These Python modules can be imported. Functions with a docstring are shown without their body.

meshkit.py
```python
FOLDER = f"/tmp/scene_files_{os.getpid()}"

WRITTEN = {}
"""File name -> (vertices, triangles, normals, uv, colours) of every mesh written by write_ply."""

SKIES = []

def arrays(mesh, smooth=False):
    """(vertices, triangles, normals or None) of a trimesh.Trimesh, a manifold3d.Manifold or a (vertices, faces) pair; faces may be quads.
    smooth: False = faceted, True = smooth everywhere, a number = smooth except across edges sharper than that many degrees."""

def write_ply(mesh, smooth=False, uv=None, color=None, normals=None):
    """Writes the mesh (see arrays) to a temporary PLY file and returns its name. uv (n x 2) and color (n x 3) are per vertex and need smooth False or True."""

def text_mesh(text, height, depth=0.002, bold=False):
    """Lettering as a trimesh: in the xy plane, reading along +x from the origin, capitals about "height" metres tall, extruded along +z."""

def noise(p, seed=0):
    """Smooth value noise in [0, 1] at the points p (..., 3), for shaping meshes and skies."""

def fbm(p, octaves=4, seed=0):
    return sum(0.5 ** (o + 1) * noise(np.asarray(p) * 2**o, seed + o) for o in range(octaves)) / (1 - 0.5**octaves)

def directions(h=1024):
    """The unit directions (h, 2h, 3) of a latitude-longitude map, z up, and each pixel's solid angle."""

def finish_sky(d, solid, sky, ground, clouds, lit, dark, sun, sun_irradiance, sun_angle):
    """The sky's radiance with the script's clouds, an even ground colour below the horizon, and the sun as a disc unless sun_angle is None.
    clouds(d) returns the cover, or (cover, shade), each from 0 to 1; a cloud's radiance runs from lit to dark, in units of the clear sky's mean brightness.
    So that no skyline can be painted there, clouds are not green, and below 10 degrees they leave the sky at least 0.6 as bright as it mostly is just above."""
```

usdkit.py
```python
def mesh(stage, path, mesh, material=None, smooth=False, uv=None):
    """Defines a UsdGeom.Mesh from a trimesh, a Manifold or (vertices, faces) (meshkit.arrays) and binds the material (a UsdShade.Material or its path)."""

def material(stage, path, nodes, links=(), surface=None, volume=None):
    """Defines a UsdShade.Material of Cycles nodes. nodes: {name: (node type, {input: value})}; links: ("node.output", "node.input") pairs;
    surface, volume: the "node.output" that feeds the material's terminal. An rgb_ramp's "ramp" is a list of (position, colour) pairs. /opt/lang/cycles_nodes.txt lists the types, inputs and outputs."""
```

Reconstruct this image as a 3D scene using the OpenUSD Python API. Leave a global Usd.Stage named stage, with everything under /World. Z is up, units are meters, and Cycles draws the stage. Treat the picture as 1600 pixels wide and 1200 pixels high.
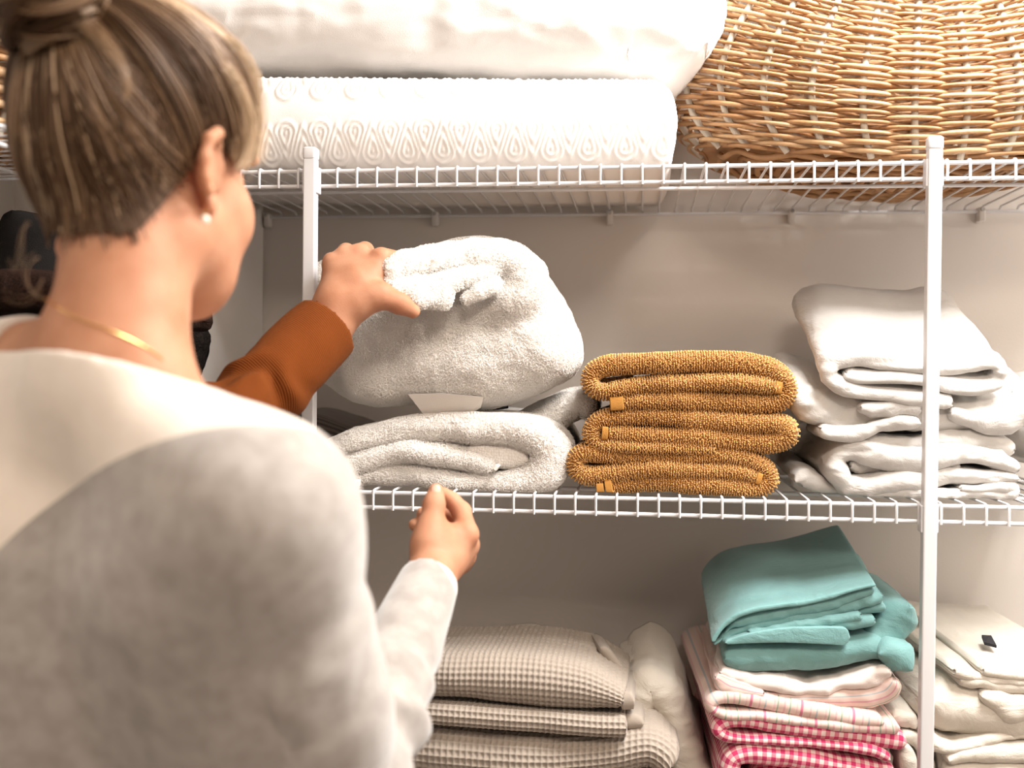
import math, numpy as np, trimesh, usdkit, meshkit
from pxr import Usd, UsdGeom, UsdLux, UsdShade, Gf, Sdf, Vt
from scipy.interpolate import splprep, splev, PchipInterpolator
from scipy import ndimage

stage = Usd.Stage.CreateInMemory()
UsdGeom.SetStageUpAxis(stage, 'Z'); UsdGeom.SetStageMetersPerUnit(stage, 1.0)
WORLD = UsdGeom.Xform.Define(stage, '/World')
UsdGeom.Scope.Define(stage, '/World/Looks')

# ------------------------------------------------------------------ camera
EYE = np.array([0.0, 0.0, 1.45]); FPX = 1657.0
YAW, PITCH, ROLL = 0.1215, -0.0144, 0.0093
fw = np.array([-math.sin(YAW) * math.cos(PITCH), math.cos(YAW) * math.cos(PITCH), math.sin(PITCH)])
r0 = np.array([math.cos(YAW), math.sin(YAW), 0.0]); u0 = np.cross(r0, fw)
RT = r0 * math.cos(ROLL) + u0 * math.sin(ROLL); UP = -r0 * math.sin(ROLL) + u0 * math.cos(ROLL)
cam = UsdGeom.Camera.Define(stage, '/World/camera')
m = Gf.Matrix4d(1.0)
for i, a in enumerate((RT, UP, -fw, EYE)):
    m.SetRow3(i, Gf.Vec3d(*map(float, a)))
cam.AddTransformOp().Set(m)
cam.CreateHorizontalApertureAttr(36.0); cam.CreateVerticalApertureAttr(27.0)
cam.CreateFocalLengthAttr(FPX * 36.0 / 1600.0)
cam.CreateFStopAttr(2.8); cam.CreateFocusDistanceAttr(1.36)
cam.CreateExposureAttr(0.0)
cam.CreateClippingRangeAttr(Gf.Vec2f(0.05, 100.0))

# ------------------------------------------------------------------ light: room fill (dome through the open side of the closet) and the ceiling lamp
dome = UsdLux.DomeLight.Define(stage, '/World/daylight_dome')
dome.CreateIntensityAttr(0.03); dome.CreateColorAttr(Gf.Vec3f(1.0, 0.95, 0.90))
lamp = UsdLux.RectLight.Define(stage, '/World/ceiling_lamp_light')
lamp.CreateWidthAttr(0.6); lamp.CreateHeightAttr(0.6)
lamp.CreateIntensityAttr(54.0); lamp.CreateColorAttr(Gf.Vec3f(1.0, 0.985, 0.965))
lamp.AddTranslateOp().Set(Gf.Vec3d(0.60, 1.02, 2.405))

lamp2 = UsdLux.RectLight.Define(stage, '/World/room_lamp_light')
lamp2.CreateWidthAttr(0.6); lamp2.CreateHeightAttr(0.6)
lamp2.CreateIntensityAttr(28.0); lamp2.CreateColorAttr(Gf.Vec3f(1.0, 0.86, 0.73))
lamp2.AddTranslateOp().Set(Gf.Vec3d(0.32, -0.25, 2.405))

# ------------------------------------------------------------------ helpers
def at(px, py, y):
    """World point on the plane at depth y seen at the photograph's point."""
    d = RT * ((px - 800.0) / FPX) + UP * ((600.0 - py) / FPX) + fw
    return EYE + d * (y / d[1])

def at_d(px, py, dist):
    """World point at the given distance along the view axis."""
    return EYE + (RT * ((px - 800.0) / FPX) + UP * ((600.0 - py) / FPX) + fw) * dist

USED = {}
def numbered(parent, name):
    k = (parent, name); n = USED.get(k, 0); USED[k] = n + 1
    return f'{parent}/{name}' if n == 0 else f'{parent}/{name}_{n:03d}'

def tag(o, label=None, cat=None, group=None, kind=None):
    p = o.GetPrim() if hasattr(o, 'GetPrim') else o
    for k, v in (('label', label), ('category', cat), ('group', group), ('kind', kind)):
        if v: p.SetCustomDataByKey(k, v)
    return o

def thing(name, label, cat, loc=(0, 0, 0), group=None):
    x = UsdGeom.Xform.Define(stage, numbered('/World', name))
    x.AddTranslateOp().Set(Gf.Vec3d(*map(float, loc)))
    x.loc = None
    tag(x, label, cat, group)
    ORIG[str(x.GetPath())] = np.asarray(loc, float)
    return x
ORIG = {}

def obj(name, mesh, mat, parent=None, smooth=30, uv=None, label=None, kind=None):
    """One Mesh prim from world-space geometry, under its thing (whose origin is subtracted) or at the top."""
    pp = str(parent.GetPath()) if parent is not None else '/World'
    v, f, n = meshkit.arrays(mesh, smooth)
    root = '/'.join(pp.split('/')[:3])
    v = v - ORIG.get(root, np.zeros(3))
    path = numbered(pp, name)
    g = UsdGeom.Mesh.Define(stage, path)
    g.CreatePointsAttr(Vt.Vec3fArray.FromNumpy(np.ascontiguousarray(v, np.float32)))
    g.CreateFaceVertexCountsAttr(Vt.IntArray.FromNumpy(np.full(len(f), 3, np.int32)))
    g.CreateFaceVertexIndicesAttr(Vt.IntArray.FromNumpy(f.astype(np.int32).ravel()))
    g.CreateSubdivisionSchemeAttr('none')
    if n is not None:
        g.CreateNormalsAttr(Vt.Vec3fArray.FromNumpy(n.astype(np.float32))); g.SetNormalsInterpolation('vertex')
    if uv is not None:
        UsdGeom.PrimvarsAPI(g).CreatePrimvar('st', Sdf.ValueTypeNames.TexCoord2fArray, 'vertex').Set(Vt.Vec2fArray.FromNumpy(np.asarray(uv, np.float32)))
    UsdShade.MaterialBindingAPI.Apply(g.GetPrim()).Bind(mat)
    tag(g, label, kind=kind)
    return g

def single(name, mesh, mat, label, cat, group=None, **k):
    g = obj(name, mesh, mat, None, **k); tag(g, label, cat, group); return g

def struct(name, mesh, mat, **k):
    g = obj(name, mesh, mat, None, **k); tag(g, kind='structure'); return g

def box(x0, x1, y0, y1, z0, z1):
    b = trimesh.creation.box((x1 - x0, y1 - y0, z1 - z0)); b.apply_translation(((x0 + x1) / 2, (y0 + y1) / 2, (z0 + z1) / 2)); return b

def cat_mesh(ms):
    vs, fs, k = [], [], 0
    for a in ms:
        v, f = (a.vertices, a.faces) if hasattr(a, 'faces') else a
        vs.append(np.asarray(v)); fs.append(np.asarray(f) + k); k += len(v)
    return np.vstack(vs), np.vstack(fs)

def tube(pts, r, n=8, cap=True, flat=1.0, up=None):
    """Round (or flattened) tube along points; r scalar or per point."""
    p = np.asarray(pts, float); m = len(p); r = np.broadcast_to(np.asarray(r, float), (m,))
    t = np.gradient(p, axis=0); t /= np.linalg.norm(t, axis=1, keepdims=True) + 1e-12
    a = np.array(up if up is not None else ((0, 0, 1) if abs(t[0, 2]) < .9 else (1, 0, 0)), float)
    N = np.zeros_like(p); c = a - t[0] * (a @ t[0]); c /= np.linalg.norm(c)
    for i in range(m):
        if up is not None: c = np.array(up, float)
        c = c - t[i] * (c @ t[i]); c /= np.linalg.norm(c) + 1e-12; N[i] = c
    B = np.cross(t, N)
    th = np.linspace(0, 2 * np.pi, n, endpoint=False)
    v = (p[:, None] + r[:, None, None] * (np.cos(th)[None, :, None] * N[:, None] * flat + np.sin(th)[None, :, None] * B[:, None])).reshape(-1, 3)
    i = np.arange(m - 1)[:, None] * n; j = np.arange(n)[None]; k = (j + 1) % n
    q = np.stack([i + j, i + n + j, i + n + k, i + k], -1).reshape(-1, 4)
    f = np.vstack([q[:, [0, 2, 1]], q[:, [0, 3, 2]]])
    if cap:
        v = np.vstack([v, p[:1], p[-1:]]); e = len(v)
        jj = np.arange(n); kk = (jj + 1) % n
        f = np.vstack([f, np.stack([np.full(n, e - 2), kk, jj], 1), np.stack([np.full(n, e - 1), (m - 1) * n + jj, (m - 1) * n + kk], 1)])
    return v, f

def rbox(x0, x1, y0, y1, z0, z1, r, seg=3):
    """Box with rounded vertical edges and softened top and bottom."""
    from shapely.geometry import box as sbox
    s = sbox(x0 + r, y0 + r, x1 - r, y1 - r).buffer(r, quad_segs=seg)
    ring = np.array(s.exterior.coords)[:-1]; c = ring.mean(0); n = len(ring); h = r * .5
    lv = [(z0, -h), (z0 + h, 0), (z1 - h, 0), (z1, -h)]
    v = []
    for z, o in lv:
        d = ring - c; sc = 1 + o / np.maximum(np.abs(d).max(0), 1e-9)
        v.append(np.c_[c + d * sc, np.full(n, z)])
    v = np.vstack(v + [[[*c, z0], [*c, z1]]])
    f = []
    for L in range(3):
        for j in range(n):
            k = (j + 1) % n; a, b, cc, d = L * n + j, L * n + k, (L + 1) * n + k, (L + 1) * n + j
            f += [(a, b, cc), (a, cc, d)]
    for j in range(n):
        k = (j + 1) % n
        f += [(4 * n, k, j), (4 * n + 1, 3 * n + j, 3 * n + k)]
    f = np.array(f)
    m = trimesh.Trimesh(v, f, process=False)
    if m.volume < 0: f = f[:, ::-1]
    return v, f

def fbm(p, o=3, seed=0):
    return meshkit.fbm(p, o, seed) - 0.5

def mat(name, nodes, links, surface='p.BSDF'):
    return usdkit.material(stage, '/World/Looks/' + name, nodes, links, surface)

def plain(name, col, rough=.6, bump=None, spec=.3, sheen=0.0, var=None, sss=0.0, metallic=0.0):
    """Principled surface; bump = (scale, distance[, detail]); var = (scale, second colour)."""
    nodes = {'p': ('principled_bsdf', dict(base_color=col, roughness=rough, specular_ior_level=spec, sheen_weight=sheen, sheen_roughness=.5, metallic=metallic)),
             'tc': ('texture_coordinate', {})}
    links = []
    if sss: nodes['p'][1].update(subsurface_weight=sss, subsurface_radius=(1.0, .35, .2), subsurface_scale=.006)
    if bump:
        nodes['n'] = ('noise_texture', dict(scale=bump[0], detail=bump[2] if len(bump) > 2 else 3))
        nodes['b'] = ('bump', dict(strength=1.0, distance=bump[1]))
        links += [('tc.object', 'n.vector'), ('n.fac', 'b.height'), ('b.normal', 'p.normal')]
    if var:
        nodes['vn'] = ('noise_texture', dict(scale=var[0], detail=3))
        nodes['r'] = ('rgb_ramp', dict(ramp=[(.35, col), (.65, var[1])]))
        links += [('tc.object', 'vn.vector'), ('vn.fac', 'r.fac'), ('r.color', 'p.base_color')]
    return mat(name, nodes, links)

white_metal = plain('white_coated_metal', (.64, .63, .635), .35, spec=.5)
wall_paint = plain('wall_paint', (.68, .63, .58), .75, bump=(400, .00015))
side_paint = plain('side_wall_paint', (.74, .70, .66), .8, bump=(400, .00015))
ceiling_paint = plain('ceiling_paint', (.8, .78, .75), .9)
floor_wood = plain('floor_wood', (.095, .058, .034), .55, var=(9, (.14, .088, .054)))

# ------------------------------------------------------------------ the closet's shell
Y0 = 1.305; YB = 1.672; YW = 1.684                 # shelf front, shelf back rail, back wall
ZU = EYE[2] + .2473; ZM = EYE[2] - .1577; ZL = ZM - .405
struct('floor', box(-3.0, 3.0, -5.0, 1.80, -.05, 0), floor_wood)
struct('wall_back', box(-1.2, 1.3, YW, 1.80, 0, 2.45), wall_paint)
struct('wall_left', box(-1.2, -1.06, -1.6, YW, 0, 2.45), side_paint)
struct('wall_right', box(1.16, 1.3, -1.6, YW, 0, 2.45), side_paint)
struct('ceiling', box(-1.2, 1.3, -1.6, 1.80, 2.45, 2.55), ceiling_paint)
xc = at(414, 500, YW)[0]
pier = rbox(xc - .075, xc, 1.375, YW, 0.0, 2.45, .012)
struct('trim_1', pier, side_paint)
# the lamp's housing on the ceiling
lt = thing('ceiling_lamp', 'square white flush ceiling lamp above the closet shelves', 'lamp', (.60, 1.02, 2.41))
obj('housing', box(.28, .92, .70, 1.34, 2.41, 2.45), white_metal, lt)
lt = thing('ceiling_lamp', 'square white flush ceiling lamp in the room behind the woman', 'lamp', (.32, -.25, 2.41))
obj('housing', box(0, .64, -.57, .07, 2.41, 2.45), white_metal, lt)
# ------------------------------------------------------------------ wire shelves and their poles
PITCHX = .0254
def wire_shelf(z, xw, x0, x1, label, clips):
    t = thing('wire_shelf', label, 'shelf', (0, Y0, z), 'white wire shelves')
    rr, wr = .0026, .00165
    def bar(name, y, zz, r): return obj(name, tube([(x0, y, zz), ((x0 + x1) / 2, y, zz), (x1, y, zz)], r, 10), white_metal, t)
    bar('front_rail', Y0, z, rr); bar('lip_rail', Y0, z - .0189, rr); bar('support_bar', 1.438, z - .0042, rr); bar('back_rail', YB, z - .0042, rr)
    for k in range(int(math.ceil((x0 - xw) / PITCHX)), int((x1 - xw) / PITCHX) + 1):
        x = xw + k * PITCHX
        if x < x0 + .004 or x > x1 - .004: continue
        zt = z + .0035
        pts = [(x, YB + .003, zt - .004), (x, YB - .004, zt), (x, 1.5, zt), (x, 1.33, zt), (x, Y0 + .002, zt), (x, Y0 - .0025, zt - .0008), (x, Y0 - .0042, zt - .0035), (x, Y0 - .0044, z - .012), (x, Y0 - .0042, z - .0215)]
        obj('deck_wire', tube(pts, wr, 6), white_metal, t)
    for cx in clips:
        zc = z - .0042
        body = rbox(cx - .0048, cx + .0048, YB - .007, YW, zc - .016, zc + .006, .0025)
        c = obj('wall_clip', body, clip_plastic, t)
        s = trimesh.creation.cylinder(.003, .004, sections=10); s.apply_transform(trimesh.transformations.rotation_matrix(np.pi / 2, (1, 0, 0))); s.apply_translation((cx, YB - .0085, zc + .002))
        obj('screw', s, screw_metal, c)
    return t
clip_plastic = plain('clip_plastic', (.66, .62, .58), .5)
screw_metal = plain('screw_metal', (.55, .55, .55), .3, metallic=1.0)
xs0 = xc + .004; xs1 = 1.1
xu = -.4843; xm = -.384
cl = [at(px, 335, YB)[0] for px in (418, 680, 953, 1237, 1533)]
wire_shelf(ZU, xu, xs0, xs1, 'white wire shelf carrying the pillows and the big wicker basket', cl)
wire_shelf(ZM, xm, xs0, xs1, 'white wire shelf carrying the mustard towels and the white sheets', [c + .01 for c in cl])
wire_shelf(ZL, xm + .006, xs0, xs1, 'white wire shelf under the turquoise sheets, lowest of the three', cl)

def pole(px_top, py_top, px_mid, label):
    yp = Y0 - .0125; w = .0079
    x = at(px_mid, 600, yp - w)[0]; zt = at(px_top, py_top, yp)[2]
    t = thing('support_pole', label, 'pole', (x, yp, 0), 'white shelf poles')
    obj('pole', rbox(x - w, x + w, yp - w, yp + w, 0.0, zt - .014, .0022), white_metal, t)
    c = .0088
    v, f = rbox(x - c, x + c, yp - c, yp + c, zt - .0155, zt, .004, 4)
    obj('end_cap', (v, f), white_metal, t, smooth=50)
    for z in (ZU, ZM, ZL):
        obj('shelf_clip', rbox(x - w - .002, x + w + .0022, yp - .004, yp + w + .004, z - .030, z + .002, .0015), white_metal, t)
    return t
pole(484, 231, 480.5, 'square white pole behind the woman\'s raised wrist')
pole(1460.5, 214, 1457.5, 'square white pole in front of the white sheets and wicker basket')
# ------------------------------------------------------------------ folded cloth
def smooth_path(p, ds, ht):
    p = np.asarray(p, float); h = np.broadcast_to(np.asarray(ht, float), (len(p),))
    if len(p) < 6:
        e = np.linspace(0, 1, len(p)); g = np.linspace(0, 1, 7); h = np.interp(g, e, h); p = np.stack([np.interp(g, e, p[:, k]) for k in (0, 1)], 1)
    c = np.r_[0, np.cumsum(np.linalg.norm(np.diff(p, axis=0), axis=1))]
    n = max(8, int(c[-1] / ds)); s = np.linspace(0, c[-1], n)
    tck, u = splprep(p.T, u=c, s=0, k=3)
    # gentle spline: blend the cubic with a smoothed polyline so that traced corners stay round
    q = np.array(splev(s, tck)).T; l = np.stack([np.interp(s, c, p[:, k]) for k in (0, 1)], 1)
    l = ndimage.gaussian_filter1d(l, max(1, .004 / ds), axis=0, mode='nearest')
    q = .6 * q + .4 * l
    return q, PchipInterpolator(c, h)(s), s

def strip(path, ht, y0, depth, zoom=None, lift=0.0, xs=0.0, ds=.0025, fr=1.0, wr=(), edge=.006, back=None, seed=0, ends=True, fronty=None, sag=0.0, disp=None, endr=1.0, vstep=None, nth=None):
    """A folded layer of cloth: the path (photo points on the plane y0) is the folded edge seen from the front, ht its half thickness in metres;
    the layer runs back by depth. wr: list of (amplitude, (sx, sy, sz) scale, octaves, ridged) wrinkles. Returns (v, f, uv)."""
    p = np.asarray(path, float)
    if zoom: p = np.c_[zoom[0] + p[:, 0] / zoom[2], zoom[1] + p[:, 1] / zoom[2]]
    w = np.array([at(a, b, y0) for a, b in p])[:, [0, 2]]
    q, h, s = smooth_path(w, ds, ht)
    n = len(q)
    t = np.gradient(q, axis=0); t /= np.linalg.norm(t, axis=1, keepdims=True)
    N = np.c_[-t[:, 1], t[:, 0]]
    if ends:
        d = np.minimum(s, s[-1] - s) / np.maximum(h * endr, 1e-4)
        h = h * (np.sqrt(np.clip(1 - (1 - np.clip(d, 0, 1)) ** 2, 0, 1)) * .85 + .15)
    hm = float(np.mean(h)); r = hm * fr
    th = np.linspace(-np.pi / 2, np.pi / 2, nth or (23 if vstep else 11))
    fl = [r]
    step = vstep or .0025
    while fl[-1] < depth:
        fl.append(min(fl[-1] + step, depth)); step *= 1.0 if vstep else 1.22
    fl = np.array(fl[1:])
    dy = np.r_[fl[::-1], r * (1 - np.cos(th)), fl]; off = np.r_[-np.ones(len(fl)), np.sin(th), np.ones(len(fl))]
    m = len(dy)
    wl = np.r_[0, np.cumsum(np.hypot(np.diff(dy), np.diff(off) * hm))]
    fy = fbm(np.c_[s * 9, np.full(n, seed * 3.1), np.zeros(n)], 3, seed) * 2 * edge
    if fronty is not None: fy = fy + np.interp(np.linspace(0, 1, n), np.linspace(0, 1, len(fronty)), fronty)
    V = np.zeros((n, m, 3))
    V[..., 0] = q[:, None, 0] + N[:, None, 0] * off * h[:, None] + xs * dy
    V[..., 2] = q[:, None, 1] + N[:, None, 1] * off * h[:, None] + lift * dy - sag * dy * dy
    V[..., 1] = y0 + dy + fy[:, None] * np.exp(-dy / .05)
    du = np.gradient(V, axis=0); dv = np.gradient(V, axis=1)
    nr = np.cross(du, dv); nr /= np.linalg.norm(nr, axis=2, keepdims=True) + 1e-12
    if np.sum(nr[:, m // 2, 1]) > 0: nr = -nr
    for a, sc, o, rid in wr:
        x = fbm(V.reshape(-1, 3) * np.array(sc), o, seed + 5).reshape(n, m)
        if rid: x = .25 - np.abs(x) * 1.6
        V += nr * (x * 2 * a)[..., None]
    if disp is not None: V += nr * disp(V)[..., None]
    for D in (ZU, ZM, ZL):        # cloth lies flat on the wires below it
        if V[..., 2].mean() > D and y0 > 1.3: V[..., 2] = np.maximum(V[..., 2], D + .0056)
    v = V.reshape(-1, 3)
    i = np.arange(n - 1)[:, None] * m; j = np.arange(m)[None]; k = (j + 1) % m
    qd = np.stack([i + j, i + k, i + m + k, i + m + j], -1).reshape(-1, 4)
    f = np.vstack([qd[:, [0, 1, 2]], qd[:, [0, 2, 3]]])
    jj = np.arange(m); kk = (jj + 1) % m; e = len(v)
    v = np.vstack([v, V[0].mean(0)[None], V[-1].mean(0)[None]])
    f = np.vstack([f, np.stack([np.full(m, e), kk, jj], 1), np.stack([np.full(m, e + 1), (n - 1) * m + jj, (n - 1) * m + kk], 1)])
    a, b, c = v[f[:len(qd), 0]], v[f[:len(qd), 1]], v[f[:len(qd), 2]]
    mid = slice(m // 2, None, m)
    uv = np.stack([np.broadcast_to(s[:, None], (n, m)), np.broadcast_to(wl[None], (n, m))], -1).reshape(-1, 2)
    uv = np.vstack([uv, uv[:1], uv[-1:]])
    # outward faces: the front-most ring must face the viewer
    fc = f[(m // 2) :: m][:1]
    fn = np.cross(v[f[:, 1]] - v[f[:, 0]], v[f[:, 2]] - v[f[:, 0]])
    front = (j.ravel() == m // 2)
    sel = np.arange(len(qd)).reshape(n - 1, m)[:, m // 2]
    if fn[sel, 1].sum() > 0: f = f[:, ::-1]
    return v, f, uv, V, nr, s, wl

def join(*parts):
    v, f, u, k = [], [], [], 0
    for a in parts:
        v.append(a[0]); f.append(a[1] + k); u.append(a[2]); k += len(a[0])
    return np.vstack(v), np.vstack(f), np.vstack(u)

def cloth(name, parts, mt, parent=None, label=None, cat=None, group=None, **k):
    v, f, u = join(*parts) if isinstance(parts, list) else parts[:3]
    g = obj(name, (v, f), mt, parent, smooth=True, uv=u, label=label, **k)
    if cat: tag(g, None, cat, group)
    return g

def terry(name, col, col2, rib=.0031, loop=.0026, dist=.0016, sheen=.4):
    """Loops of terry in rows across the band (st: metres along and across)."""
    nodes = {'p': ('principled_bsdf', dict(roughness=.9, specular_ior_level=.1, sheen_weight=sheen, sheen_roughness=.6)),
             'a': ('attribute', dict(attribute='st')), 'tc': ('texture_coordinate', {}),
             'wob': ('noise_texture', dict(scale=90, detail=2)), 'ws': ('vector_math', dict(math_type='scale', scale=.0035)), 'ad': ('vector_math', dict(math_type='add')),
             'mp': ('mapping', dict(scale=(1 / rib, 1 / loop, 1))),
             'vo': ('voronoi_texture', dict(scale=1.0, randomness=.55, feature='smooth_f1', smoothness=.25, dimensions='2D')),
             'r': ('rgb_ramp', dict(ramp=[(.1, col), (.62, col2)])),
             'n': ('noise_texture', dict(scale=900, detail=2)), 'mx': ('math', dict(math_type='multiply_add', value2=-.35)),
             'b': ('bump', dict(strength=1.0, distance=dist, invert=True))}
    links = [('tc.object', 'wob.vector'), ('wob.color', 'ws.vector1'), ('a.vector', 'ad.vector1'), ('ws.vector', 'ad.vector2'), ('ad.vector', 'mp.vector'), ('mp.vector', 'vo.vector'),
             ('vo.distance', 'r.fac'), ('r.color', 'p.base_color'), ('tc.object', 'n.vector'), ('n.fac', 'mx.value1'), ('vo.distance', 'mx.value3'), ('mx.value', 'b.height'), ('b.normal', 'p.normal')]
    return mat(name, nodes, links)

def fuzz(name, grid, mt, parent, count, length, rad, seed=0, ymax=None, label=None):
    """Short loops of pile standing on the cloth (BasisCurves, one part)."""
    v, f = np.asarray(grid[0]), np.asarray(grid[1])
    rng = np.random.default_rng(seed)
    c = v[f].mean(1)
    fn = np.cross(v[f[:, 1]] - v[f[:, 0]], v[f[:, 2]] - v[f[:, 0]]); ar = np.linalg.norm(fn, axis=1)
    nn = fn / (ar[:, None] + 1e-15)
    see = ((EYE - c) * nn).sum(1) > -.25 * np.linalg.norm(EYE - c, axis=1)
    w = ar * see
    if ymax is not None: w = w * (c[:, 1] < ymax)
    pick = rng.choice(len(f), count, p=w / w.sum())
    bc = rng.dirichlet((1, 1, 1), count)
    p0 = (v[f[pick]] * bc[..., None]).sum(1); n = nn[pick]
    t = rng.normal(size=(count, 3)); t -= n * (t * n).sum(1, keepdims=True); t /= np.linalg.norm(t, axis=1, keepdims=True)
    L = length * rng.uniform(.6, 1.25, (count, 1))
    P = np.stack([p0 - n * L * .25, p0 + n * L * .55 + t * L * .15, p0 + n * L * .95 + t * L * .55, p0 + n * L * .75 + t * L * .95], 1)
    pp = str(parent.GetPath()); P = P - ORIG.get('/'.join(pp.split('/')[:3]), np.zeros(3))
    g = UsdGeom.BasisCurves.Define(stage, numbered(pp, name))
    g.CreateTypeAttr('cubic'); g.CreateBasisAttr('catmullRom'); g.CreateWrapAttr('pinned')
    g.CreatePointsAttr(Vt.Vec3fArray.FromNumpy(P.reshape(-1, 3).astype(np.float32)))
    g.CreateCurveVertexCountsAttr(Vt.IntArray.FromNumpy(np.full(count, 4, np.int32)))
    g.CreateWidthsAttr(Vt.FloatArray.FromNumpy(np.tile(np.array([1, 1, .9, .6], np.float32) * rad * 2, count)))
    g.SetWidthsInterpolation('vertex')
    UsdShade.MaterialBindingAPI.Apply(g.GetPrim()).Bind(mt)
    tag(g, label, kind='stuff')
    return g

def loop_rows(name, st, mt, parent, rib, step, length, rad, w0, w1, seed=0, jit=.16, lean=.9):
    """Terry loops standing in rows across a strip's front (BasisCurves, one part)."""
    V, nr, s, wl = st[3:7]
    rng = np.random.default_rng(seed)
    mid = wl[len(wl) // 2]
    ss = np.arange(rib * .5, s[-1], rib); ww = np.arange(mid - w0, mid + w1, step)
    S, W = np.meshgrid(ss, ww, indexing='ij')
    S = (S + rng.normal(0, rib * jit * .45, S.shape)).ravel(); W = (W + rng.normal(0, step * jit, W.shape)).ravel()
    S = np.clip(S, 0, s[-1]); W = np.clip(W, wl[0], wl[-1])
    ci = np.interp(S, s, np.arange(len(s))); cj = np.interp(W, wl, np.arange(len(wl)))
    g = lambda A, a, b: np.stack([ndimage.map_coordinates(A[..., k], [a, b], order=1, mode='nearest') for k in range(3)], -1)
    P0 = g(V, ci, cj); N = g(nr, ci, cj)
    ok = ((EYE - P0) * N).sum(1) > -.3 * np.linalg.norm(EYE - P0, axis=1)
    P0, N, ci, cj = P0[ok], N[ok], ci[ok], cj[ok]
    T = g(V, ci, np.minimum(cj + .6, len(wl) - 1)) - P0; T /= np.linalg.norm(T, axis=1, keepdims=True) + 1e-9
    B = np.cross(T, N)
    k = len(P0); L = length * rng.uniform(.75, 1.2, (k, 1)); b = rng.normal(0, .25, (k, 1)); sg = rng.uniform(.6, 1.0, (k, 1)) * lean
    P = np.stack([P0 - N * L * .3, P0 + N * L * .6 + B * b * L * .5, P0 + N * L * .95 + T * sg * L * .45 + B * b * L, P0 + N * L * .45 + T * sg * L * .95 + B * b * L], 1)
    pp = str(parent.GetPath()); P = P - ORIG.get('/'.join(pp.split('/')[:3]), np.zeros(3))
    c = UsdGeom.BasisCurves.Define(stage, numbered(pp, name))
    c.CreateTypeAttr('cubic'); c.CreateBasisAttr('catmullRom'); c.CreateWrapAttr('pinned')
    c.CreatePointsAttr(Vt.Vec3fArray.FromNumpy(P.reshape(-1, 3).astype(np.float32)))
    c.CreateCurveVertexCountsAttr(Vt.IntArray.FromNumpy(np.full(k, 4, np.int32)))
    c.CreateWidthsAttr(Vt.FloatArray.FromNumpy(np.tile(np.array([1, 1, 1, .8], np.float32) * rad * 2, k)))
    c.SetWidthsInterpolation('vertex')
    UsdShade.MaterialBindingAPI.Apply(c.GetPrim()).Bind(mt)
    tag(c, kind='stuff')
    return c

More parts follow.
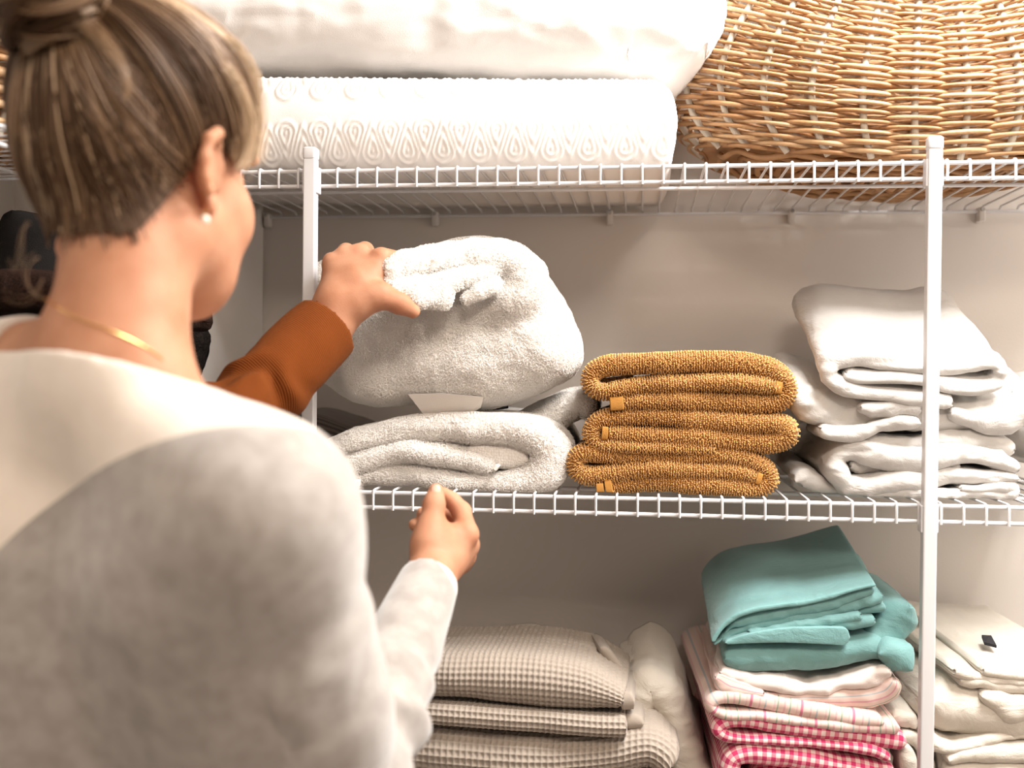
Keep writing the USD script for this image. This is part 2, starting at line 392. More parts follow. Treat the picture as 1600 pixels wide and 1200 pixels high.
mustard = terry('mustard_terry', (.56, .27, .055), (.20, .07, .008))
mustard_pile = plain('mustard_pile', (.60, .325, .085), .9, spec=.1, sheen=.4)
mustard_hem = plain('mustard_hem', (.44, .205, .048), .8, bump=(1500, .0004), spec=.15)
ZT = (860, 530, 3.81)
YT = 1.322
def hem_flap(a, b, thick, y, zoom, depth=.05):
    """Flat woven end of a towel: a short stiff band between two photo points (centreline) with its own thickness."""
    return strip(np.array([a, ((a[0] + b[0]) / 2, (a[1] + b[1]) / 2), b]), thick, y, depth, zoom, ds=.0015, edge=0, ends=False, fr=.22)
twr = [(.0022, (34, 30, 34), 3, False)]
towels = [
 ('mustard terry towel, uppermost of the folded stack', [(1365,293),(1250,272),(1000,258),(750,264),(500,282),(390,302),(310,312),(247,288),(235,228),(275,180),(380,155),(600,145),(900,137),(1150,142),(1300,168),(1395,228),(1418,300),(1385,362),(1300,386),(1100,380),(900,368),(700,366),(500,373),(400,383),(360,387)],
  [8,12,13,13,13,12,11,12,13,14,14.5,14.5,14.5,14.5,14.5,13.5,13.5,13.5,14,14.5,14.5,13.5,13,11,8], [((1385,292),(1335,284),.0075), ((350,386),(440,380),.0085)], 0),
 ('mustard terry towel, middle one of the folded stack', [(318,560),(450,570),(700,580),(900,590),(1100,608),(1300,620),(1400,602),(1435,553),(1395,515),(1300,505),(1100,497),(900,480),(700,468),(500,462),(350,468),(262,505),(240,570),(285,625),(400,643),(600,650),(800,652),(980,662)],
  [8,13,13.5,13.5,13.5,14,14,14,14,14,14.5,14.5,13.5,13,13,13,13,12,10,9,9,8], [((302,558),(345,562),.008)], 1),
 ('mustard terry towel, lowest of the folded stack', [(1240,832),(1150,800),(900,785),(700,775),(500,783),(350,808),(230,822),(155,790),(140,722),(200,678),(350,690),(600,710),(850,705),(1050,697),(1200,727),(1295,790),(1312,850),(1250,893),(1100,884),(900,866),(700,852),(550,852),(430,868),(350,885)],
  [9,12,12.5,13,13,12.5,13,13,13,13,13,13,13,13,13.5,13.5,13.5,13.5,13.5,14,14,14,13,12], [((322,890),(372,882),.0105), ((268,888),(320,884),.0055), ((1262,838),(1225,826),.007)], 2),
]
K = 1.305 / FPX
FILL = ([[(290,262),(380,250),(500,236)]], [], [[(185,762),(260,755),(350,745)]])
for lab, pth, ht, hems, sd in towels:
    fills = FILL[sd]
    t = thing('folded_towel', lab, 'towel', (at(1070, 660, YT)[0], YT + .1, at(0, ZT[1] + min(b for a, b in pth) / 3.81, YT)[2]), 'stacked mustard towels')
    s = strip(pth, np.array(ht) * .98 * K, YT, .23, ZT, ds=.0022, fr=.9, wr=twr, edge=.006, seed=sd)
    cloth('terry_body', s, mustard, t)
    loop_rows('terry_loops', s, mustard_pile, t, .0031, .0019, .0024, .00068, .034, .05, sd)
    for fp in fills: cloth('inner_fold', strip(fp, 6.5 * K, YT + .022, .18, ZT, fr=.8, seed=sd + 5), mustard, t)
    for a, b, h in hems:
        cloth('hem', hem_flap(a, b, h, YT - .004, ZT), mustard_hem, t, label='flat woven mustard hem')
# ------------------------------------------------------------------ white towels, sheets and linen on the shelves
def weave(name, col, rough=.75, wr=None, sheen=.2, spec=.2, col_links=None, fine=.0004):
    nodes = {'p': ('principled_bsdf', dict(base_color=col, roughness=rough, specular_ior_level=spec, sheen_weight=sheen)), 'tc': ('texture_coordinate', {}),
             'n': ('noise_texture', dict(scale=700, detail=2)), 'b': ('bump', dict(strength=.6, distance=fine))}
    links = [('tc.object', 'n.vector'), ('n.fac', 'b.height'), ('b.normal', 'p.normal')]
    if wr:   # soft creases
        nodes['n2'] = ('noise_texture', dict(scale=wr[0], detail=4, roughness=.55, distortion=.6)); nodes['m2'] = ('mapping', dict(scale=wr[2] if len(wr) > 2 else (1, 1, 1)))
        nodes['b2'] = ('bump', dict(strength=1.0, distance=wr[1]))
        links = links[:2] + [('tc.object', 'm2.vector'), ('m2.vector', 'n2.vector'), ('n2.fac', 'b2.height'), ('b2.normal', 'b.normal'), ('b.normal', 'p.normal')]
    return mat(name, nodes, links)

white_pile = plain('white_pile', (.88, .845, .80), .9, spec=.1, sheen=.3)
white_terry = terry('white_terry', (.90, .865, .82), (.80, .76, .71), .0032, .003, .0012)
white_hem = plain('white_hem', (.83, .78, .72), .8, bump=(900, .0004), spec=.15)
white_sheet = weave('white_sheet_cotton', (.55, .525, .495), .65, (22, .004, (1, .5, 1.6)))
cream_sheet = weave('cream_sheet_cotton', (.62, .565, .49), .65, (22, .004, (1, .5, 1.6)))
teal_cotton = weave('turquoise_cotton', (.19, .375, .37), .6, (26, .003, (1, .6, 1.4)))
crease = [(.0055, (24, 11, 34), 3, True), (.004, (11, 8, 14), 2, False)]
soft = [(.004, (16, 12, 18), 3, False)]
px = lambda a: np.array(a) * K

# lower white towel
ZW = (480, 600, 3.636)
t = thing('folded_towel', 'fluffy white towel lying folded on the shelf below the held towel', 'towel', (at(690, 775, 1.33)[0], 1.43, ZM + .005))
s1 = strip([(1065,480),(950,447),(800,412),(650,392),(540,388),(400,420),(230,482),(130,500),(85,440),(130,372),(300,320),(550,268),(850,252),(1150,262),(1320,312),(1382,400),(1350,500),(1250,560),(1100,580),(900,572),(750,555),(600,520),(450,508),(330,525),(255,562)],
           px([15,17,17,16.5,15.5,16.5,18,17,16,16.5,18.5,20,21.5,23,27,31,28,22,18,16.5,16,16,15.5,12,7]), 1.322, .26, ZW, fr=1.1, wr=[(.004, (28, 24, 30), 3, False)], edge=.012, seed=11)
s2 = strip([(1000,330),(1200,250),(1360,190),(1480,130),(1560,120),(1585,190)], px([12,22,26,24,22,14]), 1.40, .17, ZW, fr=1.2, wr=[(.004, (28, 24, 30), 3, False)], seed=12)
cloth('terry_body', s1, white_terry, t); cloth('back_fold', s2, white_terry, t)
fuzz('terry_pile', s1, white_pile, t, 75000, .0030, .00026, 3, ymax=1.40); fuzz('terry_pile', s2, white_pile, t, 16000, .0030, .00026, 4)
cloth('terry_body', strip([(900,380),(1050,400),(1180,410),(1260,440)], px([14,22,26,20]), 1.333, .2, ZW, fr=1.0, wr=[(.003, (28, 24, 30), 3, False)], seed=14), white_terry, t)
cloth('hem', hem_flap((1060, 492), (1082, 462), .0022, 1.314, ZW), white_hem, t)
cloth('hem', hem_flap((240, 563), (300, 572), .006, 1.316, ZW), white_hem, t)

# white sheets, three bundles one on the other
ZS = (1200, 440, 3.333)
sheets = [
 ('white cotton sheet folded flat and sloping, topmost of the pile right of the mustard towels', [
   ([(960,642),(800,622),(600,600),(460,582),(370,548),(318,495),(335,435),(430,405),(620,420),(800,445),(1000,452),(1120,428),(1205,440),(1228,500),(1190,548),(1080,562),(950,552),(820,528),(600,512),(430,500),(405,480)], px([9,11,11.5,11.5,11,11,12,13.5,14,14,14,13,10,10,11,12,11,9.5,9,9,6]), 1.335, .25, dict(lift=.40, wr=[(.005, (14, 16, 30), 3, False), (.0035, (7, 16, 52), 3, True)], edge=.004)),
 ]),
 ('white crumpled sheet in the middle of the pile beside the mustard towels', [
   ([(150,560),(215,650),(330,690),(480,700),(640,690),(800,700),(960,720),(1150,700),(1290,660)], px([14,26,32,30,24,26,24,30,22]), 1.345, .28, dict(lift=.17, xs=.03, wr=[(.009, (20, 11, 30), 3, True), (.007, (12, 10, 14), 2, False)], fr=1.1)),
   ([(270,758),(330,790),(440,800),(520,770),(660,745),(800,740)], px([6,11,12,10,10,8]), 1.334, .1, dict(wr=crease)),
   ([(950,690),(1080,735),(1200,745),(1330,700),(1360,620)], px([12,16,17,20,14]), 1.334, .2, dict(wr=crease, lift=.1)),
   ([(480,660),(600,672),(700,650),(800,668)], px([8,12,11,9]), 1.336, .12, dict(wr=crease)),
   ([(1180,620),(1270,560),(1320,640),(1400,740)], px([13,22,24,18]), 1.39, .2, dict(wr=crease, lift=.2)),
 ]),
 ('white crumpled sheet with glossy folds at the bottom of the pile, resting on the wires', [
   ([(1320,1030),(1200,1025),(1000,1015),(820,1025),(650,1055),(500,1075),(410,1065),(372,1000),(375,920),(440,880),(600,905),(820,930),(1000,900),(1200,930),(1310,990)], px([7,12,13,14,13,13,13,14,14,16,17,17,16,15,9]), 1.335, .30, dict(wr=[(.007, (20, 12, 34), 3, True), (.005, (12, 12, 16), 2, False)], xs=-.06, fr=1.2)),
   ([(430,965),(600,975),(820,978),(1000,955)], px([12,14,14,12]), 1.352, .2, dict(wr=crease)),
   ([(430,830),(600,845),(820,850),(950,830),(1150,840),(1280,880)], px([7,10,11,16,17,13]), 1.35, .26, dict(wr=crease)),
   ([(140,1050),(180,1020),(250,1060),(330,1090),(480,1100)], px([10,17,14,10,6]), 1.36, .24, dict(wr=crease, lift=.05)),
   ([(520,1105),(600,1110),(720,1100),(860,1110),(1000,1115),(1150,1115),(1270,1112),(1290,1085),(1240,1075),(1150,1085),(1000,1080)], px([7,8,9,8,9,9,8,8,7,6,4]), 1.338, .24, dict(wr=crease)),
 ]),
]
def stack(name, items, mt, zoom, cat, parts='fold', group=None, seed=0):
    for k, (lab, st) in enumerate(items):
        c = np.mean([p for p, *_ in st[:1]][0], axis=0)
        o = at(zoom[0] + c[0] / zoom[2], zoom[1] + c[1] / zoom[2], st[0][2] + .1)
        th = thing(name, lab, cat, o, group)
        for j, (p, h, y, d, kw) in enumerate(st):
            mm = kw.pop('mt', mt)
            cloth(parts, strip(p, h, y, d, zoom, seed=seed + 10 * k + j, **kw), mm, th)
stack('folded_sheet', sheets, white_sheet, ZS, 'sheet', seed=40, group='pile of white sheets')
single('folded_towel', strip([(1586,668),(1605,662),(1640,658),(1700,660)], px([60,80,86,84]), 1.45, .2, wr=soft, seed=77)[:2], white_sheet, 'white folded cloth just showing at the right edge of the photo', 'cloth', smooth=True)

# turquoise sheet set
ZC = (1040, 810, 3.077)
teal = [('turquoise cotton sheet set, flat folded layers over a loose bundle with a corner hanging right', [
   ([(1014,321),(900,345),(700,402),(450,436),(345,468),(270,525),(225,598)], px([2.2,2.6,3,3,3,3,2.6]), 1.335, .25, dict(lift=.14, edge=.002, wr=[(.0022, (14, 14, 14), 3, True)], fr=.6)),
   ([(228,608),(262,590),(330,515),(450,478),(650,440),(850,392),(1008,343)], px([2.5,4,7,8.5,8.5,8,6]), 1.343, .24, dict(lift=.13, edge=.003, wr=crease)),
   ([(272,596),(330,550),(450,512),(650,476),(850,428),(1050,372)], px([4,5,8,9,10,10]), 1.348, .23, dict(lift=.12, edge=.003, wr=crease)),
   ([(340,560),(500,522),(700,487),(900,447),(1062,425)], px([4,5,7,10,13]), 1.352, .22, dict(lift=.1, edge=.003, wr=crease)),
   ([(400,556),(600,524),(800,492),(942,470)], px([3,4,5,5]), 1.342, .2, dict(edge=.003, wr=crease)),
   ([(480,548),(700,522),(900,505),(1010,496)], px([3,5,6,7]), 1.346, .2, dict(edge=.003, wr=crease)),
   ([(285,600),(400,577),(550,565),(700,562),(890,572)], px([3,8,11,13,14]), 1.333, .16, dict(edge=.002, fr=.15, wr=[(.001, (20, 8, 20), 3, False)])),
   ([(280,668),(400,678),(550,680),(700,672),(850,655),(1000,632),(1090,640)], px([16,25,24,23,22,20,12]), 1.345, .25, dict(wr=[(.005, (26, 12, 26), 3, True)], fr=1.2)),
   ([(900,640),(1000,600),(1090,540),(1150,470),(1175,420)], px([10,20,30,32,20]), 1.36, .2, dict(wr=[(.006, (20, 12, 20), 3, True)], fr=1.3)),
   ([(1020,650),(1090,655),(1150,690),(1190,735)], px([10,22,24,14]), 1.338, .12, dict(wr=[(.005, (24, 12, 20), 3, True)], fr=1.3)),
 ])]
stack('sheet_set', teal, teal_cotton, ZC, 'sheet', parts='layer', seed=80)
# ------------------------------------------------------------------ linen on the lowest shelf
def striped(name, base, bands, period, swap=False, rough=.75):
    """Cloth woven in stripes along st.x; bands: (position 0..1, colour)."""
    nodes = {'p': ('principled_bsdf', dict(roughness=rough, specular_ior_level=.15, sheen_weight=.2)), 'a': ('attribute', dict(attribute='st')), 'sx': ('separate_xyz', {}),
             'd': ('math', dict(math_type='divide', value2=period)), 'f': ('math', dict(math_type='fraction')), 'r': ('rgb_ramp', dict(ramp=bands, interpolate=False)),
             'tc': ('texture_coordinate', {}), 'n2': ('noise_texture', dict(scale=24, detail=3)), 'b2': ('bump', dict(strength=1.0, distance=.003))}
    links = [('a.vector', 'sx.vector'), ('sx.y' if swap else 'sx.x', 'd.value1'), ('d.value', 'f.value1'), ('f.value', 'r.fac'), ('r.color', 'p.base_color'), ('tc.object', 'n2.vector'), ('n2.fac', 'b2.height'), ('b2.normal', 'p.normal')]
    return mat(name, nodes, links)
def wide(base, lines):
    out = [(0.0, base)]
    for at_, w, c in lines: out += [(at_, c), (at_ + w, base)]
    return out
pink = (.62, .20, .28); pale = (.74, .56, .50); sage = (.36, .42, .33); blue = (.42, .45, .47)
stripe_cotton = striped('pink_striped_cotton', pale, wide(pale, [(.04, .03, sage), (.10, .04, (.70, .46, .44)), (.28, .03, blue), (.40, .03, (.68, .42, .42)), (.56, .05, pink), (.66, .03, (.70, .46, .44)), (.80, .03, sage), (.90, .04, (.68, .42, .42))]), .062)
stripe_along = striped('pink_striped_cotton_lengthwise', pale, wide(pale, [(.08, .05, (.66, .34, .38)), (.30, .05, sage), (.52, .06, (.66, .34, .38)), (.75, .05, blue)]), .024, swap=True)

def gingham():
    p = 1 / .0108; red = (.50, .035, .115); wht = (.82, .62, .58)
    nodes = {'p': ('principled_bsdf', dict(roughness=.8, specular_ior_level=.15, sheen_weight=.2)), 'a': ('attribute', dict(attribute='st')), 'sx': ('separate_xyz', {}), 'b': ('bump', dict(strength=1.0, distance=.002)), 'n': ('noise_texture', dict(scale=30, detail=3)), 'tc': ('texture_coordinate', {}),
             'm': ('mix_color', dict(blend_type='mix')), 'v': ('math', dict(math_type='multiply', value2=.5)), 's': ('math', dict(math_type='add')), 'r': ('rgb_ramp', dict(ramp=[(0, wht), (.25, wht), (.26, (.68, .22, .28)), (.74, (.68, .22, .28)), (.75, red), (1, red)]))}
    links = [('a.vector', 'sx.vector'), ('tc.object', 'n.vector'), ('n.fac', 'b.height'), ('b.normal', 'p.normal')]
    for k in 'xy':
        nodes['mul' + k] = ('math', dict(math_type='multiply', value2=p)); nodes['fr' + k] = ('math', dict(math_type='fraction')); nodes['gt' + k] = ('math', dict(math_type='greater_than', value2=.5))
        links += [('sx.' + k, f'mul{k}.value1'), (f'mul{k}.value', f'fr{k}.value1'), (f'fr{k}.value', f'gt{k}.value1'), (f'gt{k}.value', 's.value1' if k == 'x' else 's.value2')]
    links += [('s.value', 'v.value1'), ('v.value', 'r.fac'), ('r.color', 'p.base_color')]
    nodes.pop('m')
    return mat('pink_gingham', nodes, links)
ging = gingham()

cotton_lining = weave('pale_cotton_lining', (.80, .70, .65), .7)
bottom = [
 ('pale striped cotton sheet with a pink lining, crumpled directly under the turquoise set', [
   ([(258,742),(330,770),(500,806),(740,830),(900,800),(1020,768),(1085,735)], px([8,11,11,9,11,14,9]), 1.340, .26, dict(mt=cotton_lining, wr=crease, edge=.004)),
   ([(236,770),(300,812),(400,838),(475,850)], px([12,16,12,7]), 1.336, .26, dict(mt=stripe_along, wr=crease)),
   ([(480,862),(620,868),(800,872),(950,868),(1070,835),(1100,775)], px([6,9,14,17,18,12]), 1.345, .25, dict(mt=stripe_along, wr=[(.005, (26, 12, 26), 3, True)])),
 ]),
 ('folded striped cotton sheet with green and pink lines, between the crumpled one and the gingham', [
   ([(1050,985),(900,962),(700,928),(500,892),(330,862),(245,872),(216,902),(245,935),(400,952),(600,976),(800,998),(1000,1014),(1130,1005)], px([10,13,13,13,12,9,9,8,8,8,9,10,12]), 1.335, .31, dict(xs=-.06, lift=.02, mt=stripe_cotton, wr=[(.0022, (24, 12, 24), 3, True)])),
 ]),
 ('pink gingham cotton sheet in flat folds, upper one of the two gingham bundles', [
   ([(1165,1085),(1000,1058),(800,1036),(600,1012),(400,982),(295,985),(252,1022),(285,1055),(400,1072),(600,1084),(800,1098),(1000,1122),(1085,1165)], px([14,14,13,13,12,12,11,10,8,8,8,9,8]), 1.335, .31, dict(xs=-.05, mt=ging, wr=[(.002, (24, 12, 24), 3, True)])),
 ]),
 ('pink gingham cotton sheet, lower crumpled bundle at the bottom edge of the photo', [
   ([(1110,1240),(950,1215),(700,1175),(450,1140),(330,1160),(310,1230),(340,1330),(500,1400),(750,1420),(1000,1430),(1130,1430)], px([14,15,17,17,14,16,20,22,22,22,18]), 1.338, .31, dict(xs=-.05, mt=ging, wr=[(.004, (24, 12, 24), 3, True)])),
   ([(420,1250),(600,1290),(850,1320),(1050,1330)], px([25,32,32,28]), 1.36, .28, dict(mt=ging, wr=crease)),
 ]),
]
for (lab, st), nm in zip(bottom, ('striped_sheet', 'striped_sheet', 'gingham_sheet', 'gingham_sheet')):
    stack(nm, [(lab, st)], stripe_cotton, ZC, 'sheet', seed=120 + len(lab), group='striped sheets' if nm[0] == 's' else 'gingham sheets')

# waffle-weave towels
def waffle_disp(pitch, amp):
    def d(V):
        x = V[..., 0] / pitch; w = np.cumsum(np.r_[0, np.linalg.norm(np.diff(V.mean(0), axis=0), axis=1)]) / pitch
        return amp * (np.abs(np.sin(np.pi * x)) ** .7 * np.abs(np.sin(np.pi * w))[None] ** .7 - .5) * -2
    return d
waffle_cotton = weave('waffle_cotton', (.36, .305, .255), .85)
ZF = (550, 960, 2.857)
wk = dict(ds=.0014, ends=True)
def waffle(lab, items, name='waffle_towel', cat='towel', mt=waffle_cotton):
    c = items[0][1][2]; o = at(ZF[0] + c[0] / ZF[2], ZF[1] + c[1] / ZF[2], items[0][3])
    th = thing(name, lab, cat, o, 'waffle-weave towels' if name == 'waffle_towel' else None)
    for nm, p, h, y, d, kw in items:
        pit = kw.pop('pit', None)
        if pit: kw['disp'] = waffle_disp(pit, .0015); kw['ds'] = .0014; kw['vstep'] = .0016
        m_ = kw.pop('mt', mt)
        cloth(nm, strip(p, px(h), y, d, ZF, seed=len(lab), **kw), m_, th)
    return th
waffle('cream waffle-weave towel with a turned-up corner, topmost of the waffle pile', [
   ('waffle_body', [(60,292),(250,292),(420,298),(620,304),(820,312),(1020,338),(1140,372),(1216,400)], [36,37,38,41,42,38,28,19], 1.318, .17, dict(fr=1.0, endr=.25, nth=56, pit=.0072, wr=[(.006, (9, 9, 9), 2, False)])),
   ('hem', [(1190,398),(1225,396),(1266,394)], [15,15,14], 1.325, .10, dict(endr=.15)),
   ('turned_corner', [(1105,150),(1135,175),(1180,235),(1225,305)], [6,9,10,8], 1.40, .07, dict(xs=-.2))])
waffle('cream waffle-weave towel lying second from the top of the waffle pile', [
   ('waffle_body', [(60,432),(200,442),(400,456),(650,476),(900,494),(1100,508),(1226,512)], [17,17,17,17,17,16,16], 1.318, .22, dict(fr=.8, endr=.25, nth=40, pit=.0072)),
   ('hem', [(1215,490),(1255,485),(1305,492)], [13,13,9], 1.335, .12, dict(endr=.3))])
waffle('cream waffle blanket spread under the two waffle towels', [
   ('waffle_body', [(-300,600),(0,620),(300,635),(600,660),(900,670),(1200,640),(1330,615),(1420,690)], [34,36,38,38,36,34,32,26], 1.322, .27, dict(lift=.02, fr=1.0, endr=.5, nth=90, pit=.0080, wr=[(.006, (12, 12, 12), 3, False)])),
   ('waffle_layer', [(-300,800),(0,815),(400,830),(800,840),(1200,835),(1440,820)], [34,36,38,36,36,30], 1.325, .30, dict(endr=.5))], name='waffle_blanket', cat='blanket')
waffle('crumpled cream seersucker cloth at the right end of the waffle pile', [
   ('cloth_body', [(1180,560),(1280,430),(1330,330),(1400,400),(1440,540),(1500,680),(1560,860)], [20,30,30,30,30,30,30], 1.40, .20, dict(wr=[(.006, (30, 14, 30), 3, True)], lift=.08)),
   ('cloth_body', [(1180,300),(1290,250),(1400,290),(1440,420)], [16,22,22,18], 1.47, .13, dict(wr=crease)),
   ('under_layer', [(1250,860),(1400,800),(1500,850)], [30,34,30], 1.39, .22, dict(wr=crease))], name='seersucker_cloth', cat='cloth', mt=cream_sheet)
waffle('plain cream cloth with a flat hem behind the waffle towels', [
   ('hem', [(440,160),(560,138),(700,118),(790,110),(830,130),(880,175)], [4,5,6,6,6,5], 1.53, .08, dict(edge=.002)),
   ('cloth_body', [(350,300),(480,240),(700,200),(900,205),(1100,230)], [20,20,20,18,16], 1.535, .11, dict(wr=crease)),
   ('cloth_body', [(300,520),(600,520),(1000,520)], [80,85,80], 1.545, .1, dict(wr=crease))], name='cream_cloth', cat='cloth', mt=cream_sheet)
waffle('white rounded cloth between the woman\'s back and her right forearm', [
   ('cloth_body', [(-60,220),(30,165),(90,160),(140,230)], [20,24,22,18], 1.48, .14, dict(wr=soft)),
   ('cloth_body', [(-100,420),(40,420),(180,430)], [60,66,60], 1.5, .14, dict(wr=soft))], name='cream_cloth', cat='cloth', mt=cream_sheet)

# white linen behind the right pole
ZR = (1370, 900, 4.0)
label_black = plain('label_black', (.012, .012, .015), .6)
right = [
 ('white cotton bed cover with a small black tag, lying flat behind the right pole', [
   ([(660,595),(760,612),(900,628),(1100,640),(1400,650)], px([6,6,6,6,6]), 1.345, .30, dict(lift=.06, xs=-.12, wr=[(.0035, (18, 18, 18), 4, True)], edge=.003, endr=.6)),
   ([(480,598),(600,628),(760,655),(900,668),(1200,690)], px([6,7,7,7,8]), 1.350, .30, dict(lift=.05, xs=-.16, wr=crease)),
   ([(520,660),(640,665),(800,690),(950,705),(1300,730)], px([7,9,10,9,9]), 1.345, .30, dict(lift=.04, xs=-.12, wr=crease)),
 ]),
 ('white crumpled sheet bulging behind the right pole under the flat bed cover', [
   ([(330,800),(420,830),(560,850),(720,880),(900,900),(1200,900)], px([30,40,42,42,44,40]), 1.345, .30, dict(wr=[(.008, (14, 10, 18), 3, True)], fr=1.2, xs=-.1)),
   ([(660,760),(740,790),(860,850),(1000,840)], px([8,17,24,20]), 1.335, .1, dict(wr=[(.005, (20, 12, 20), 3, True)], fr=1.3)),
   ([(300,1010),(400,1075),(520,1080),(760,1020),(950,1000)], px([9,11,10,8,8]), 1.345, .2, dict(wr=crease)),
 ]),
 ('white folded sheet at the very bottom right corner of the photo', [
   ([(440,1160),(540,1130),(700,1115),(900,1115),(1200,1120)], px([10,14,16,16,14]), 1.340, .30, dict(wr=[(.005, (20, 12, 24), 3, True)], fr=1.2)),
   ([(420,1250),(560,1240),(800,1235),(1200,1235)], px([18,20,20,20]), 1.345, .30, dict(wr=crease)),
   ([(400,1420),(700,1410),(1200,1410)], px([30,32,30]), 1.35, .30, dict(wr=crease)),
 ]),
 ('cream cloth strips hanging loose between the gingham sheets and the right pole', [
   ([(90,880),(170,905),(230,925),(250,960)], px([10,13,10,6]), 1.37, .2, dict(wr=crease, lift=.1)),
   ([(150,1010),(210,1000),(290,1050),(320,1140),(330,1260)], px([9,10,12,12,12]), 1.36, .07, dict(wr=crease)),
   ([(170,1060),(200,1130),(210,1260),(215,1500)], px([8,11,11,12]), 1.345, .06, dict(wr=crease)),
   ([(400,1060),(420,1130),(435,1260),(440,1500)], px([7,9,9,9]), 1.365, .06, dict(wr=crease)),
 ]),
]
names = ('bed_cover', 'crumpled_sheet', 'crumpled_sheet', 'cloth_strip')
for k, ((lab, st), nm) in enumerate(zip(right, names)):
    stack(nm, [(lab, st)], cream_sheet, ZR, 'sheet' if k < 3 else 'cloth', seed=200 + 7 * k)
bc = stage.GetPrimAtPath('/World/bed_cover')
q = [at(ZR[0] + a / 4, ZR[1] + b / 4, y) for a, b, y in ((655, 375, 1.445), (715, 378, 1.447), (748, 440, 1.412), (672, 420, 1.415))]
cq = np.array(q); v = np.vstack([cq + [0, 0, .0015], cq - [0, 0, .002]])
obj('tag', trimesh.convex.convex_hull(v), label_black, UsdGeom.Xform(bc), smooth=False, label='small black tag')
# ------------------------------------------------------------------ pillows on the upper shelf
pillow_quilt = weave('quilted_pillow_cover', (.86, .83, .80), .7, fine=.0003)
pillow_plain = weave('plain_pillow_cover', (.86, .84, .82), .65)
def teardrops(V):
    """Raised teardrop quilting, rows of drops alternating up and down."""
    z = V[..., 2] - ZU; out = np.zeros(z.shape)
    for zc, dr, off in ((.052, -1, 0.0), (.026, 1, .5), (.108, 1, 0.0), (.150, -1, .5)):
        x = ((V[..., 0] / .0455 + off + .5) % 1 - .5) * .0455; w = (z - zc) * dr
        rr = np.where(w < 0, np.hypot(x, w), np.hypot(x * (1 + np.clip(w, 0, 1) * 34), w * .42))
        out = np.maximum(out, np.clip((.0185 - rr) / .002, 0, 1) * (.55 + .45 * np.cos(rr * 2 * np.pi / .0068)))
    return .0019 * out * (V[..., 1] < 1.40)
t = single('pillow', strip([(180,186),(300,186),(500,187),(700,188),(900,189),(1058,191)], px([76,76,76,75.5,74.5,73]), 1.312, .34, ds=.0018, fr=.55, endr=.55, nth=75, disp=teardrops, edge=.003, wr=[(.003, (7, 7, 7), 2, False)], seed=5)[:2],
           pillow_quilt, 'white foam pillow in a quilted teardrop-pattern cover, lying on the upper wire shelf', 'pillow', 'white pillows', smooth=True)
single('pillow', strip([(150,4),(300,4),(450,2),(600,6),(760,8),(900,5),(1000,4),(1060,28),(1108,64)], px([82,82,84,88,92,98,104,96,80]), 1.318, .33, ds=.003, fr=1.0, endr=.45, nth=41, edge=.01,
       wr=[(.009, (9, 7, 20), 3, True), (.009, (6, 6, 6), 2, False)], seed=8)[:2], pillow_plain, 'plump smooth white pillow lying on top of the quilted pillow', 'pillow', 'white pillows', smooth=True)

# ------------------------------------------------------------------ wicker baskets
def wood_rod(name, c1, c2):
    return mat(name, {'p': ('principled_bsdf', dict(roughness=.5, specular_ior_level=.35)), 'tc': ('texture_coordinate', {}), 'n': ('noise_texture', dict(scale=38, detail=3)), 'r': ('rgb_ramp', dict(ramp=[(.3, c1), (.7, c2)])),
                      'n2': ('noise_texture', dict(scale=420, detail=2)), 'b': ('bump', dict(strength=.6, distance=.0005))},
               [('tc.object', 'n.vector'), ('n.fac', 'r.fac'), ('r.color', 'p.base_color'), ('tc.object', 'n2.vector'), ('n2.fac', 'b.height'), ('b.normal', 'p.normal')])
rods = [wood_rod('willow_rod_light', (.44, .26, .125), (.57, .37, .205)), wood_rod('willow_rod_tan', (.36, .19, .08), (.50, .29, .145)), wood_rod('willow_rod_brown', (.28, .13, .048), (.42, .23, .105))]
stake_wood = wood_rod('willow_stake', (.42, .36, .285), (.54, .475, .385))
